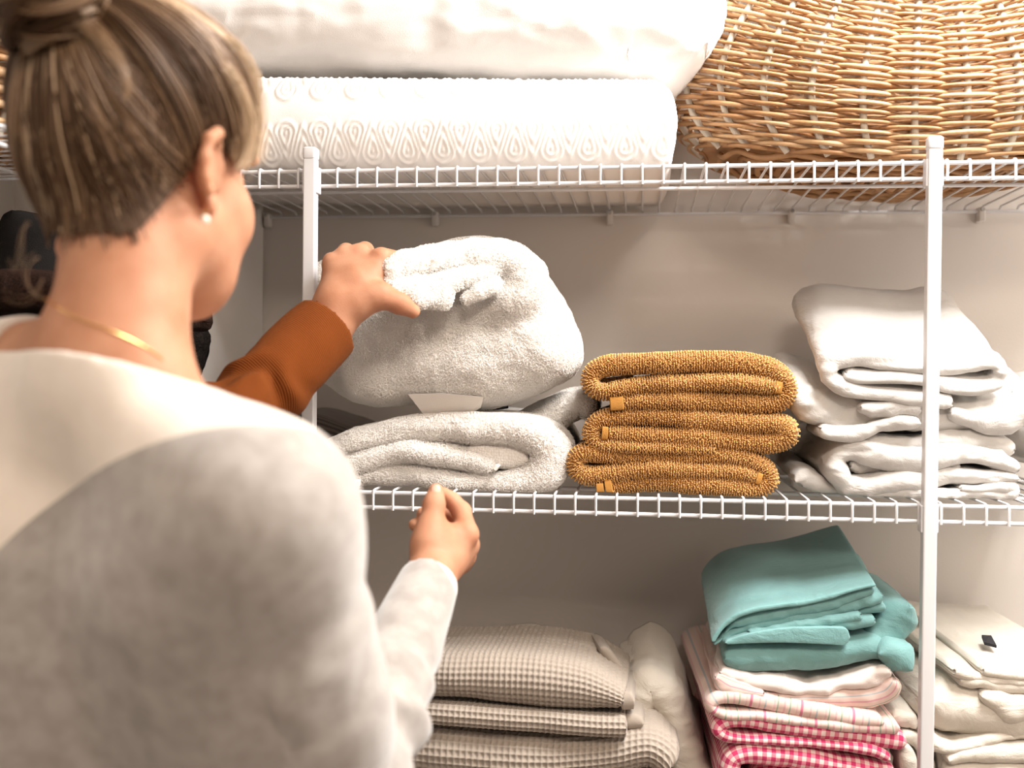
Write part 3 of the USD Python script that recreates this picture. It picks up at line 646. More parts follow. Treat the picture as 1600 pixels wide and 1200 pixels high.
def basket(name, label, cen, prof, a, b, H, rows, nst, rod, c0, c1, amp, seed, rot=0.0, ex=2.3, srad=.0044):
    """Open woven basket: stakes standing round a saddle-rimmed oval, rods woven in front of and behind them."""
    rng = np.random.default_rng(seed)
    cen = np.asarray(cen, float); t = thing(name, label, 'basket', cen, 'wicker baskets')
    zz = np.linspace(0, 1, len(prof)); pf = PchipInterpolator(zz, prof)
    def pos(ph, u, out=0.0):
        c, s = np.cos(ph), np.sin(ph); k = (np.abs(c) ** ex + np.abs(s) ** ex) ** (-1 / ex)
        rho = pf(np.clip(u, 0, 1))
        x, y = (a * rho + out) * k * c, (b * (.35 + .65 * rho) + out) * k * s
        z = u * H + (c0 + c1 * u) * c * c
        return np.stack([cen[0] + x * math.cos(rot) - y * math.sin(rot), cen[1] + x * math.sin(rot) + y * math.cos(rot), cen[2] + z], -1)
    # stakes evenly spaced along the perimeter
    g = np.linspace(0, 2 * np.pi, 2001); L = np.r_[0, np.cumsum(np.linalg.norm(np.diff(pos(g, .35), axis=0), axis=1))]
    sp = np.interp((np.arange(nst) + .37) / nst * L[-1], L, g)
    for p_ in sp:
        u = np.linspace(0.0, 1.0, 22)
        obj('stake', tube(pos(np.full(22, p_), u), srad, 8), stake_wood, t, smooth=True)
    for r_ in range(rows):
        u = (r_ + .5) / rows
        k = np.arange(nst * 6); base = np.interp(k / 6, np.arange(nst + 1), np.r_[sp, sp[0] + 2 * np.pi])
        sgn = np.cos(np.pi * (k / 6 + r_)); w = np.sign(sgn) * np.abs(sgn) ** .6
        jz = rng.normal(0, .16 / rows, nst); jz = np.interp(k / 6, np.arange(nst + 1), np.r_[jz, jz[0]])
        P = pos(base, np.clip(u + jz + rng.normal(0, .1 / rows), .004, 1), amp * w)
        rad = rod * (1 + .18 * np.interp(k / 6, np.arange(nst + 1), (lambda q_: np.r_[q_, q_[0]])(rng.normal(0, 1, nst))).clip(-1.5, 1.5)) * rng.uniform(.9, 1.08)
        P = np.vstack([P, P[:1]]); rad = np.r_[rad, rad[:1]]
        obj('weaver_rod', tube(P, rad, 6, cap=False), rods[int(rng.choice([0, 0, 1, 1, 2]))], t, smooth=True)
    for q_ in range(9):       # rods woven round under the base
        ph = np.linspace(0, 2 * np.pi, 161); sc = .18 + .09 * q_
        P = pos(ph, .006, 0); P[:, :2] = cen[:2] + (P[:, :2] - cen[:2]) * sc; P[:, 2] = cen[2] + (P[:, 2] - cen[2]) * sc ** 2 + .0035 * np.cos(ph * 14 + q_ * np.pi) - .003
        obj('base_rod', tube(P, rod * 1.5, 6, cap=False), rods[1 + q_ % 2], t, smooth=True)
    for q_ in range(3):       # plaited rim
        ph = np.linspace(0, 2 * np.pi, 300)
        P = pos(ph, 1.0, .004 * np.cos(ph * nst / 2 + q_ * 2.1)) + np.c_[np.zeros(300), np.zeros(300), .006 + .005 * np.sin(ph * nst / 2 + q_ * 2.1)]
        obj('rim_rod', tube(P, rod * 1.3, 6, cap=False), rods[1], t, smooth=True)
    v = [pos(g[:-1:20], .015, -.004)]; n_ = len(v[0]); c_ = v[0].mean(0); v = np.vstack([v[0], [c_], v[0] - [0, 0, .004], [c_ - [0, 0, .004]]])
    f = [(j, (j + 1) % n_, n_) for j in range(n_)] + [(n_ + 1 + (j + 1) % n_, n_ + 1 + j, 2 * n_ + 1) for j in range(n_)]
    f += [(j, n_ + 1 + j, (j + 1) % n_) for j in range(n_)] + [((j + 1) % n_, n_ + 1 + j, n_ + 1 + (j + 1) % n_) for j in range(n_)]
    obj('woven_base', (v, np.array(f)), rods[1], t)
    return t
bx = at(1425, 270, 1.51)[0]
basket('wicker_basket', 'large round-bellied wicker basket of pale willow standing on the upper shelf', (bx, 1.506, ZU + .0135), [.85, .97, 1.0, .965, .88, .785, .70, .62, .55, .49, .44],   .335, .166, .36, 66, 28, .0028, .045, .13, .0062, 3)
basket('wicker_basket', 'smaller orange-brown wicker basket on the side shelf behind the woman\'s hair bun', (-.882, 1.17, ZU + .014), [.86, .95, 1.0, 1.0, .97, .93, .9], .185, .185, .30, 36, 16, .0042, .0, .0, .006, 9, ex=2.0)

# ------------------------------------------------------------------ side shelves on the left wall and what is on them
def side_shelf(z, label):
    xl, xw_, ya, yb = -.664, -1.056, .55, 1.366
    t = thing('wire_shelf', label, 'shelf', (xl, 1.0, z), 'white wire shelves')
    for nm, x, dz, r in (('front_rail', xl, 0, .0026), ('lip_rail', xl, -.0189, .0026), ('support_bar', xl - .13, -.0042, .0026), ('back_rail', xw_ + .012, -.0042, .0026)):
        obj(nm, tube([(x, ya, z + dz), (x, 1.0, z + dz), (x, yb, z + dz)], r, 10), white_metal, t)
    zt = z + .0035
    for k in range(int((yb - ya) / .0254)):
        y = ya + .01 + k * .0254
        obj('deck_wire', tube([(xw_ + .008, y, zt), (-.9, y, zt), (-.7, y, zt), (xl - .002, y, zt), (xl + .0025, y, zt - .0008), (xl + .0042, y, zt - .0035), (xl + .0044, y, z - .012), (xl + .0042, y, z - .0215)], .00165, 6), white_metal, t)
    for y in (.7, 1.0, 1.3):
        obj('wall_clip', rbox(xw_ - .004, xw_ + .016, y - .005, y + .005, z - .02, z + .002, .002), clip_plastic, t)
    return t
side_shelf(ZU, 'white wire shelf on the left side wall carrying the smaller wicker basket')
side_shelf(ZM, 'white wire shelf on the left side wall under the dark folded garments')
dark_knit = plain('dark_brown_knit', (.018, .010, .008), .95, bump=(420, .002), spec=.05, var=(300, (.032, .017, .012)))
black_knit = plain('black_boucle_knit', (.012, .010, .010), .9, bump=(380, .003), spec=.05, var=(260, (.028, .022, .018)))
grey_knit = striped('grey_ribbed_cloth', (.20, .17, .155), [(0, (.20, .17, .155)), (.5, (.20, .17, .155)), (.55, (.10, .085, .08))], .009, swap=True)
tag_card = plain('tag_card', (.6, .55, .45), .7)
single('garment', strip([(-120,470),(-40,452),(40,448),(110,462),(180,480),(240,490)], np.array([26,30,30,28,26,22]) * .00066, 1.10, .16, fr=1.2, wr=[(.006, (26, 20, 26), 3, True)], seed=31)[:2], dark_knit,
       'dark brown knitted garment lying folded on the side shelf left of the woman\'s neck', 'garment', smooth=True)
single('garment', strip([(-120,645),(-40,642),(60,641),(150,645),(220,650)], np.array([150,158,160,156,150]) * .00066, 1.105, .16, fr=1.2, wr=[(.006, (26, 20, 26), 3, True)], seed=32)[:2], black_knit,
       'black knitted garment at the bottom of the folded dark pile on the side shelf', 'garment', smooth=True)
coat = plain('dark_coat_wool', (.018, .016, .015), .95, spec=.05, bump=(500, .001))
single('garment', strip([(22,330),(20,420),(16,520),(12,640),(10,760)], px([78,82,84,84,84]), 1.285, .06, fr=1.0, wr=[(.008, (20, 10, 6), 3, True)], seed=36)[:2], coat, 'dark grey coat hanging under the left side shelf behind the folded dark garments', 'garment', smooth=True)
g = thing('garment', 'black looped knit garment hanging just right of the woman\'s neck, with a pale tag', 'garment', at(296, 540, 1.36))
obj('garment_body', strip([(304,474),(298,500),(300,530),(294,560),(286,590)], np.array([8,12,13,14,10]) * .00079, 1.352, .035, fr=1.0, wr=[(.004, (60, 40, 60), 3, False)], seed=33)[:2], black_knit, g, smooth=True)
a_ = at(283, 576, 1.34); obj('tag', rbox(a_[0] - .006, a_[0] + .006, a_[1] - .001, a_[1] + .001, a_[2] - .01, a_[2] + .006, .0008), tag_card, g, label='pale paper tag')
s_ = strip([(330,706),(400,690),(450,684),(500,690),(560,712)], px([36,44,46,43,30]), 1.45, .18, fr=1.2, wr=[(.003, (20, 14, 20), 3, False)], seed=34)
gg = obj('folded_blanket', s_[:2], grey_knit, None, smooth=True, uv=s_[2]); tag(gg, 'dark grey ribbed blanket on the middle shelf behind the left pole', 'blanket')
# ------------------------------------------------------------------ soft shapes: distance fields meshed with surface nets
def s_caps(a, b, r1, r2=None, flat=None):
    """Tapered limb between two joints; flat=(axis, k) squeezes it along an axis."""
    a, b = np.asarray(a, float), np.asarray(b, float); r2 = r1 if r2 is None else r2; d = b - a; L2 = d @ d + 1e-12
    def f(P):
        Q = P - a; t = np.clip(Q @ d / L2, 0, 1); W = Q - t[:, None] * d
        if flat is not None:
            ax = np.asarray(flat[0], float); c = W @ ax; W = W + (c * (1 / flat[1] - 1))[:, None] * ax
        return np.sqrt((W * W).sum(1)) - (r1 + (r2 - r1) * t)
    f.lo = np.minimum(a, b) - max(r1, r2); f.hi = np.maximum(a, b) + max(r1, r2)
    return f
def s_ell(c, axes, rad):
    c = np.asarray(c, float); A = np.asarray(axes, float); rad = np.asarray(rad, float)
    def f(P):
        Q = (P - c) @ A.T; k0 = np.sqrt(((Q / rad) ** 2).sum(1)); k1 = np.sqrt(((Q / rad ** 2) ** 2).sum(1)) + 1e-9
        return k0 * (k0 - 1) / k1
    f.lo = c - rad.max(); f.hi = c + rad.max()
    return f
def s_union(fs, k=.012):
    def f(P):
        d = None
        for g in fs:
            e = g(P)
            if d is None: d = e; continue
            kk = getattr(g, 'k', k)
            h = np.clip(kk - np.abs(d - e), 0, None) / kk
            d = np.minimum(d, e) - h * h * kk * .25
        return d
    f.lo = np.min([g.lo for g in fs], 0); f.hi = np.max([g.hi for g in fs], 0)
    return f
def kk(f, k): f.k = k; return f
def nets(f, h, lo=None, hi=None, pad=.012, B=10):
    """Surface-nets mesh of f = 0; blocks far from the surface are skipped."""
    lo = (f.lo if lo is None else np.asarray(lo, float)) - pad; hi = (f.hi if hi is None else np.asarray(hi, float)) + pad
    nb = np.ceil((hi - lo) / (h * B)).astype(int); n = nb * B + 1
    F = np.ones(n, np.float32)
    bi = np.stack(np.meshgrid(*[np.arange(k) for k in nb], indexing='ij'), -1).reshape(-1, 3)
    c = lo + (bi + .5) * h * B
    d = f(c); F[...] = 1
    near = np.abs(d) < h * B * .866 * 1.25 + .006
    for s in (~near) & (d < 0),:
        for b in bi[s]:
            F[b[0] * B:(b[0] + 1) * B + 1, b[1] * B:(b[1] + 1) * B + 1, b[2] * B:(b[2] + 1) * B + 1] = -1
    o = np.stack(np.meshgrid(*[np.arange(B + 1)] * 3, indexing='ij'), -1).reshape(-1, 3)
    nbk = bi[near]
    for k in range(0, len(nbk), 400):
        idx = nbk[k:k + 400][:, None] * B + o[None]
        val = f((lo + idx * h).reshape(-1, 3)).reshape(idx.shape[:2])
        F[idx[..., 0], idx[..., 1], idx[..., 2]] = val
    F[0] = F[-1] = 1; F[:, 0] = F[:, -1] = 1; F[:, :, 0] = F[:, :, -1] = 1
    S = F < 0; m = n - 1
    cnt = np.zeros(m, np.int8)
    for a in (0, 1):
        for b in (0, 1):
            for e in (0, 1): cnt += S[a:a + m[0], b:b + m[1], e:e + m[2]]
    cells = np.argwhere((cnt > 0) & (cnt < 8)); ids = -np.ones(m, np.int64); ids[tuple(cells.T)] = np.arange(len(cells))
    acc = np.zeros((len(cells), 3)); num = np.zeros(len(cells))
    cor = [(a, b, e) for a in (0, 1) for b in (0, 1) for e in (0, 1)]
    for i, p in enumerate(cor):
        for q in cor[i + 1:]:
            if sum(abs(x - y) for x, y in zip(p, q)) != 1: continue
            f0 = F[tuple((cells + p).T)]; f1 = F[tuple((cells + q).T)]
            cr = (f0 < 0) != (f1 < 0); t = np.where(cr, f0 / np.where(cr, f0 - f1, 1), 0)
            acc += np.where(cr[:, None], np.array(p) + t[:, None] * (np.array(q) - np.array(p)), 0); num += cr
    V = lo + (cells + acc / num[:, None]) * h
    fs = []
    for ax in range(3):
        u, w = [(1, 2), (2, 0), (0, 1)][ax]
        sl0 = [slice(1, None)] * 3; sl1 = [slice(1, None)] * 3
        A = S[tuple(slice(0, -1) if k == ax else slice(None) for k in range(3))]; Bq = S[tuple(slice(1, None) if k == ax else slice(None) for k in range(3))]
        e = np.argwhere(A != Bq); inside = A[tuple(e.T)]
        def cell(du, dw):
            g = e.copy(); g[:, u] -= du; g[:, w] -= dw; return ids[tuple(g.T)]
        qd = np.stack([cell(0, 0), cell(1, 0), cell(1, 1), cell(0, 1)], 1)
        qd[~inside] = qd[~inside][:, ::-1]
        fs.append(qd)
    Q = np.vstack(fs)
    return V, np.vstack([Q[:, [0, 1, 2]], Q[:, [0, 2, 3]]])
def vnormals(v, f):
    n = np.zeros_like(v); c = np.cross(v[f[:, 1]] - v[f[:, 0]], v[f[:, 2]] - v[f[:, 0]])
    for k in range(3): np.add.at(n, f[:, k], c)
    return n / (np.linalg.norm(n, axis=1, keepdims=True) + 1e-15)
def relax(v, f, it=2, lam=.5):
    from scipy.sparse import coo_matrix
    e = np.vstack([f[:, [0, 1]], f[:, [1, 2]], f[:, [2, 0]]]); e = np.vstack([e, e[:, ::-1]])
    A = coo_matrix((np.ones(len(e)), (e[:, 0], e[:, 1])), shape=(len(v),) * 2).tocsr(); A.data[:] = 1
    d = np.asarray(A.sum(1)).ravel()[:, None]
    for _ in range(it):
        v = v + lam * (A @ v / d - v); v = v - (lam * .98) * (A @ v / d - v) * .6
    return v
def clip_mesh(v, f, s):
    """The part of the mesh where s > 0, cut cleanly along s = 0."""
    pos = s > 0; k = pos[f].sum(1)
    V = [v]; F = [f[k == 3]]; base = len(v); cache = {}; newv = []; newf = []
    def cut(a, b):
        key = (min(a, b), max(a, b))
        if key not in cache:
            t = s[a] / (s[a] - s[b]); cache[key] = base + len(newv); newv.append(v[a] + t * (v[b] - v[a]))
        return cache[key]
    for tri in f[(k == 1) | (k == 2)]:
        p = pos[tri]
        if p.sum() == 1:
            i = int(np.argmax(p)); a, b, c = tri[i], tri[(i + 1) % 3], tri[(i + 2) % 3]
            newf.append((a, cut(a, b), cut(a, c)))
        else:
            i = int(np.argmin(p)); a, b, c = tri[i], tri[(i + 1) % 3], tri[(i + 2) % 3]
            x, y = cut(b, a), cut(c, a); newf += [(b, c, y), (b, y, x)]
    V = np.vstack([v, np.array(newv).reshape(-1, 3)]); Fa = np.vstack([f[k == 3], np.array(newf, int).reshape(-1, 3)])
    u, inv = np.unique(Fa, return_inverse=True)
    return V[u], inv.reshape(-1, 3)

# ------------------------------------------------------------------ the towel in the woman's left hand
def poly_sdf(P, poly):
    d = np.full(len(P), 1e9); ins = np.zeros(len(P), bool)
    for a, b in zip(poly, np.roll(poly, -1, axis=0)):
        e = b - a; w = P - a; t = np.clip((w @ e) / (e @ e), 0, 1); d = np.minimum(d, np.linalg.norm(w - t[:, None] * e, axis=1))
        c = (a[1] <= P[:, 1]) != (b[1] <= P[:, 1])
        x = a[0] + (P[:, 1] - a[1]) / np.where(c, b[1] - a[1], 1) * (b[0] - a[0]); ins ^= c & (P[:, 0] < x)
    return np.where(ins, -d, d)
ZH = (480, 360, 3.636)
def hp(x, y, yy): return at(ZH[0] + x / ZH[2], ZH[1] + y / ZH[2], yy)
YH = 1.40
outl = np.array([hp(x, y, YH)[[0, 2]] for x, y in [(40,330),(50,220),(110,180),(250,170),(430,190),(560,145),(700,108),(900,70),(1090,60),(1190,100),(1280,200),(1380,300),(1450,430),(1520,560),(1553,700),(1535,790),(1450,860),(1300,920),(1150,968),(990,1000),(830,985),(700,970),(580,955),(480,985),(380,985),(270,930),(160,870),(50,812),(90,700),(120,560),(60,430)]])
tck, _ = splprep(np.vstack([outl, outl[:1]]).T, s=.0001, per=1); outl = np.array(splev(np.linspace(0, 1, 140, endpoint=False), tck)).T
def towel_body(P):
    d2 = poly_sdf(P[:, [0, 2]], outl); R, H = .062, .078
    # the cloth sags and tips: the front leans out towards the bottom
    y = P[:, 1] - YH - (P[:, 2] - outl[:, 1].mean()) * .12
    qx, qy = d2 + R, np.abs(y) - H + R
    return np.minimum(np.maximum(qx, qy), 0) + np.hypot(np.maximum(qx, 0), np.maximum(qy, 0)) - R
zl, zh = outl[:, 1].min(), outl[:, 1].max()
towel_body.lo = np.array([outl[:, 0].min(), YH - .1, zl]); towel_body.hi = np.array([outl[:, 0].max(), YH + .1, zh])
def chain(pts, rs, y, k=.01):
    q = [hp(a, b, yy) for (a, b), yy in zip(pts, np.broadcast_to(y, len(pts)))]
    return [kk(s_caps(q[i], q[i + 1], rs[i], rs[i + 1]), k) for i in range(len(q) - 1)]
rp = lambda z: z / ZH[2] * K
bands = chain([(488,226),(560,196),(680,168),(800,152),(950,132),(1080,130)], [rp(56), rp(64), rp(70), rp(72), rp(75), rp(78)], [1.226,1.240,1.264,1.287,1.305,1.322], .006) \
      + chain([(478,318),(600,322),(760,312),(900,264),(1040,215)], [rp(52), rp(62), rp(60), rp(52), rp(42)], [1.224,1.244,1.270,1.292,1.312], .0045) \
      + chain([(1180,170),(1250,270),(1230,370),(1120,400)], [rp(85), rp(95), rp(80), rp(60)], [1.335,1.335,1.330,1.322], .02) \
      + chain([(905,388),(980,350),(1060,310)], [rp(24), rp(36), rp(38)], [1.288,1.292,1.298], .004)
bands += chain([(540,290),(700,275),(900,235),(1060,200)], [rp(60), rp(80), rp(85), rp(85)], [1.285,1.30,1.315,1.33], .012)
bands += chain([(640,390),(800,400),(1000,410),(1150,420)], [rp(60), rp(80), rp(85), rp(80)], [1.345,1.345,1.345,1.345], .03)
bands += chain([(520,348),(620,378),(760,384)], [rp(42), rp(60), rp(58)], [1.230,1.245,1.272], .008)
tw = s_union([towel_body] + bands, .01)
v, f = nets(tw, .0026)
n_ = vnormals(v, f)
w1 = fbm(v * np.array([26, 12, 9]) + [0, 0, 0], 3, 3); w2 = fbm(v * np.array([9, 10, 30]), 3, 8)
low = np.clip((1.60 - v[:, 2]) / .06, 0, 1)
v = v + n_ * ((.25 - np.abs(w1) * 2) * .006 * low + w2 * .005 + fbm(v * 60, 2, 5) * .003)[:, None]
t = thing('held_towel', 'fluffy white bath towel held up in the woman\'s left hand', 'towel', hp(800, 600, YH))
obj('terry_body', (v, f), white_pile, t, smooth=True)
fuzz('terry_pile', (v, f), white_pile, t, 95000, .0030, .00026, 6)
bp = [hp(572, 930, 1.322), hp(760, 925, 1.318), hp(1000, 945, 1.326), hp(985, 1008, 1.345), hp(930, 1040, 1.348), hp(668, 1055, 1.348)]
bp = np.array(bp); nn_ = np.array([0, .004, 0])
obj('woven_border', trimesh.convex.convex_hull(np.vstack([bp, bp + nn_])), white_hem, t, smooth=20, label='smooth flat woven border at the towel\'s lower edge')
obj('care_label', tube([hp(1010, 1015, 1.372), hp(1080, 1010, 1.378), hp(1140, 1002, 1.384)], .0022, 6), label_black, t, label='small black label')
# ------------------------------------------------------------------ the woman
skin = mat('skin', {'p': ('principled_bsdf', dict(roughness=.6, specular_ior_level=.2, subsurface_weight=.15, subsurface_radius=(1.0, .35, .2), subsurface_scale=.006)), 'tc': ('texture_coordinate', {}), 'n': ('noise_texture', dict(scale=28, detail=3)),
                    'r': ('rgb_ramp', dict(ramp=[(.3, (.335, .150, .082)), (.7, (.42, .212, .128))])), 'n2': ('noise_texture', dict(scale=600, detail=2)), 'b': ('bump', dict(strength=.4, distance=.0004))},
           [('tc.object', 'n.vector'), ('n.fac', 'r.fac'), ('r.color', 'p.base_color'), ('tc.object', 'n2.vector'), ('n2.fac', 'b.height'), ('b.normal', 'p.normal')])
def knit(name, c1, c2, scale=60):
    return mat(name, {'p': ('principled_bsdf', dict(roughness=.85, specular_ior_level=.12, sheen_weight=.5, sheen_roughness=.5)), 'tc': ('texture_coordinate', {}), 'n': ('noise_texture', dict(scale=scale, detail=4)), 'r': ('rgb_ramp', dict(ramp=[(.35, c1), (.65, c2)])),
                      'n2': ('noise_texture', dict(scale=900, detail=2)), 'b': ('bump', dict(strength=.6, distance=.0006))},
               [('tc.object', 'n.vector'), ('n.fac', 'r.fac'), ('r.color', 'p.base_color'), ('tc.object', 'n2.vector'), ('n2.fac', 'b.height'), ('b.normal', 'p.normal')])
knit_cream = knit('sweater_cream', (.60, .53, .46), (.64, .57, .50), 40)
knit_grey = knit('sweater_grey_marl', (.25, .222, .20), (.325, .295, .27), 55)
rust = mat('sweater_rust_rib', {'p': ('principled_bsdf', dict(roughness=.85, specular_ior_level=.1, sheen_weight=.04, sheen_tint=(1, .6, .3))), 'a': ('attribute', dict(attribute='st')), 'sx': ('separate_xyz', {}), 'm': ('math', dict(math_type='multiply', value2=2 * math.pi / .0024)), 's': ('math', dict(math_type='sine')),
        'r': ('rgb_ramp', dict(ramp=[(0, (.065, .014, .002)), (1, (.185, .046, .006))])), 'h': ('math', dict(math_type='multiply_add', value2=.5, value3=.5)), 'b': ('bump', dict(strength=.7, distance=.0008))},
       [('a.vector', 'sx.vector'), ('sx.x', 'm.value1'), ('m.value', 's.value1'), ('s.value', 'h.value1'), ('h.value', 'r.fac'), ('r.color', 'p.base_color'), ('h.value', 'b.height'), ('b.normal', 'p.normal')])

A = lambda x, y, d: at_d(x, y, d)
fa = math.radians(12.6); HF = np.array([math.sin(fa), math.cos(fa), -.05]); HF /= np.linalg.norm(HF)
HR = np.cross(HF, (0, 0, 1)); HR /= np.linalg.norm(HR); HU = np.cross(HR, HF)
HC = A(212, 266, .864); HAX = np.array([HF, HR, HU])
hd = lambda f_, r_, u_: HC + HF * f_ + HR * r_ + HU * u_
NT, NB = A(198, 400, .845), A(185, 575, .80)
SR, ER, WR = A(405, 805, .745), A(540, 1235, .85), A(672, 905, 1.08)
SL, EL, WL = A(-60, 610, .94), A(285, 735, 1.09), A(514, 508, 1.228)
# head, neck and upper body
def ear(sd):
    q = []
    c = hd(-.008, .0715 * sd, -.007)
    for a_, rr in ((-.6, .0040), (.1, .0046), (.9, .0050), (1.6, .0050), (2.3, .0050), (3.0, .0046), (3.6, .0042), (4.15, .0045)):
        f_, u_ = math.cos(a_) * .0150, math.sin(a_) * .0255 + .004
        q.append((c + HF * f_ + HU * u_ + HR * sd * (.003 + .0085 * (f_ < .004)), rr))
    out = [kk(s_caps(q[i][0], q[i + 1][0], q[i][1], q[i + 1][1]), .004) for i in range(len(q) - 1)]
    out.append(kk(s_ell(c + HR * sd * .002 + HU * .002, HAX, (.012, .0048, .022)), .004))
    out.append(kk(s_ell(c + HR * sd * .005 - HU * .025 + HF * .004, HAX, (.0070, .0048, .0085)), .006))
    out.append(kk(s_caps(c + HF * .011, c + HF * .013 - HU * .010 + HR * sd * .002, .0042), .004))
    return out
head = [s_ell(hd(.0, 0, .045), HAX, (.092, .0745, .085)), kk(s_ell(hd(.035, 0, -.03), HAX, (.060, .060, .085)), .03), kk(s_ell(hd(.064, 0, -.080), HAX, (.025, .027, .023)), .03),
        kk(s_caps(hd(.0, .055, -.062), hd(.066, .014, -.090), .018, .015), .025), kk(s_caps(hd(.0, -.055, -.062), hd(.066, -.014, -.090), .018, .015), .025),
        kk(s_ell(hd(.062, .040, -.025), HAX, (.030, .024, .028)), .02), kk(s_caps(hd(.056, .040, -.040), hd(.060, .018, -.088), .024, .022), .02), kk(s_caps(hd(.012, .052, -.045), hd(.050, .034, -.080), .020, .020), .02), kk(s_ell(hd(.062, -.040, -.025), HAX, (.030, .024, .028)), .02),
        kk(s_caps(hd(.093, 0, .012), hd(.112, 0, -.028), .008, .010), .012), kk(s_caps(hd(.090, -.02, -.062), hd(.090, .02, -.062), .008), .010),
        kk(s_ell(hd(.083, .031, .008), HAX, (.013, .014, .011)), .006), kk(s_ell(hd(.083, -.031, .008), HAX, (.013, .014, .011)), .006),
        kk(s_caps(hd(.09, .05, .028), hd(.098, .015, .03), .007), .012), kk(s_caps(hd(.09, -.05, .028), hd(.098, -.015, .03), .007), .012)]
head += ear(1) + ear(-1)
neck = [kk(s_caps(NT + HU * .05, NB, .047, .050), .022), kk(s_caps(hd(-.012, .050, -.055), NB + HF * .022 + HR * .012, .010, .013), .02)]
TC = A(120, 960, .885)
bk = np.array([-.28, .96, 0]); bk /= np.linalg.norm(bk); bs = np.cross(bk, (0, 0, 1))        # the way her chest faces, and her right
TAX = np.array([bk, bs, (0, 0, 1)])
torso = [kk(s_caps(A(330, 900, .79), A(400, 1150, .84), .085, .085), .06), kk(s_ell(TC, TAX, (.125, .185, .215)), .05), kk(s_ell(TC - np.array([0, 0, .30]), TAX, (.12, .16, .25)), .06),
         kk(s_caps(A(180, 640, .805), SR, .046, .054), .04), kk(s_caps(A(150, 595, .82), SL, .050, .054), .04), kk(s_caps(A(165, 700, .865), TC, .058, .09), .05)]
armR = [kk(s_caps(SR, SR * .45 + ER * .55, .053, .043), .05), kk(s_caps(SR * .45 + ER * .55, ER, .043, .039), .03), kk(s_caps(ER, ER * .7 + WR * .3, .039, .036), .02), kk(s_caps(ER * .7 + WR * .3, WR, .036, .0235), .02)]
armL = [kk(s_caps(SL, EL, .05, .040), .03), kk(s_caps(EL, EL * .7 + WL * .3, .039, .036), .02), kk(s_caps(EL * .7 + WL * .3, WL, .037, .0265), .02)]
def seq(pts, rs, k=.006):
    return [kk(s_caps(A(*pts[i]), A(*pts[i + 1]), rs[i], rs[i + 1]), k) for i in range(len(pts) - 1)]
# left hand: palm away, fingers over the towel's top edge, thumb under the roll
hl = [kk(s_caps(WL, A(528, 470, 1.235), .0225, .021), .015)]
for (mx, my, md), r_ in (((519, 414, 1.257), .0115), ((540, 404, 1.263), .0125), ((561, 401, 1.263), .013), ((594, 405, 1.257), .0125)):
    hl.append(kk(s_caps(A(528, 476, 1.237), A(mx, my + 3, md), .020, r_), .016))
hl += [kk(s_caps(A(535, 488, 1.230), A(580, 462, 1.227), .0185, .015), .018), kk(s_caps(A(560, 440, 1.241), A(585, 432, 1.250), .018, .015), .014)]
hl += seq([(519, 410, 1.260), (518, 408, 1.300), (520, 436, 1.325), (528, 458, 1.330)], [.0112, .0095, .0085, .007])
hl += seq([(539, 399, 1.265), (541, 394, 1.310), (549, 425, 1.340), (556, 450, 1.340)], [.0122, .0102, .009, .0075])
hl += seq([(563, 396, 1.265), (570, 392, 1.315), (578, 424, 1.345), (584, 450, 1.345)], [.0125, .0105, .009, .0075])
hl += seq([(596, 402, 1.258), (628, 408, 1.287), (652, 424, 1.315), (662, 440, 1.325)], [.012, .011, .0095, .0078])
hl += seq([(562, 474, 1.228), (596, 462, 1.231), (624, 474, 1.241), (645, 486, 1.253)], [.016, .0135, .011, .0088], .01)
# right hand: thumb towards the camera, fingers curled behind it
hr = [kk(s_caps(WR, A(688, 880, 1.105), .0225, .022), .015)]
for (mx, my, md), r_ in (((729, 836, 1.125), .0120), ((731, 851, 1.145), .0118), ((727, 867, 1.16), .0112), ((719, 882, 1.165), .0105)):
    hr.append(kk(s_caps(A(688, 878, 1.11), A(mx, my, md), .018, r_), .014))
hr += [kk(s_caps(A(672, 885, 1.10), A(671, 845, 1.105), .017, .0165), .018), kk(s_caps(A(678, 842, 1.11), A(705, 838, 1.12), .017, .013), .014), kk(s_caps(A(690, 850, 1.14), A(712, 850, 1.14), .016), .014)]
hr += seq([(730, 834, 1.125), (721, 799, 1.15), (706, 782, 1.155), (692, 771, 1.148)], [.0118, .0098, .0085, .0072])
hr += seq([(731, 850, 1.15), (716, 808, 1.185), (690, 797, 1.19), (661, 802, 1.17)], [.0115, .0095, .0085, .0072])
hr += seq([(727, 866, 1.165), (706, 826, 1.20), (676, 814, 1.19), (648, 820, 1.17)], [.011, .009, .008, .007])
hr += seq([(719, 880, 1.168), (698, 848, 1.195), (676, 838, 1.19), (660, 842, 1.18)], [.010, .0085, .0075, .0065])
hr += seq([(670, 852, 1.102), (674, 822, 1.112), (678, 789, 1.124), (681, 767, 1.131)], [.0165, .0125, .0102, .0082], .01)

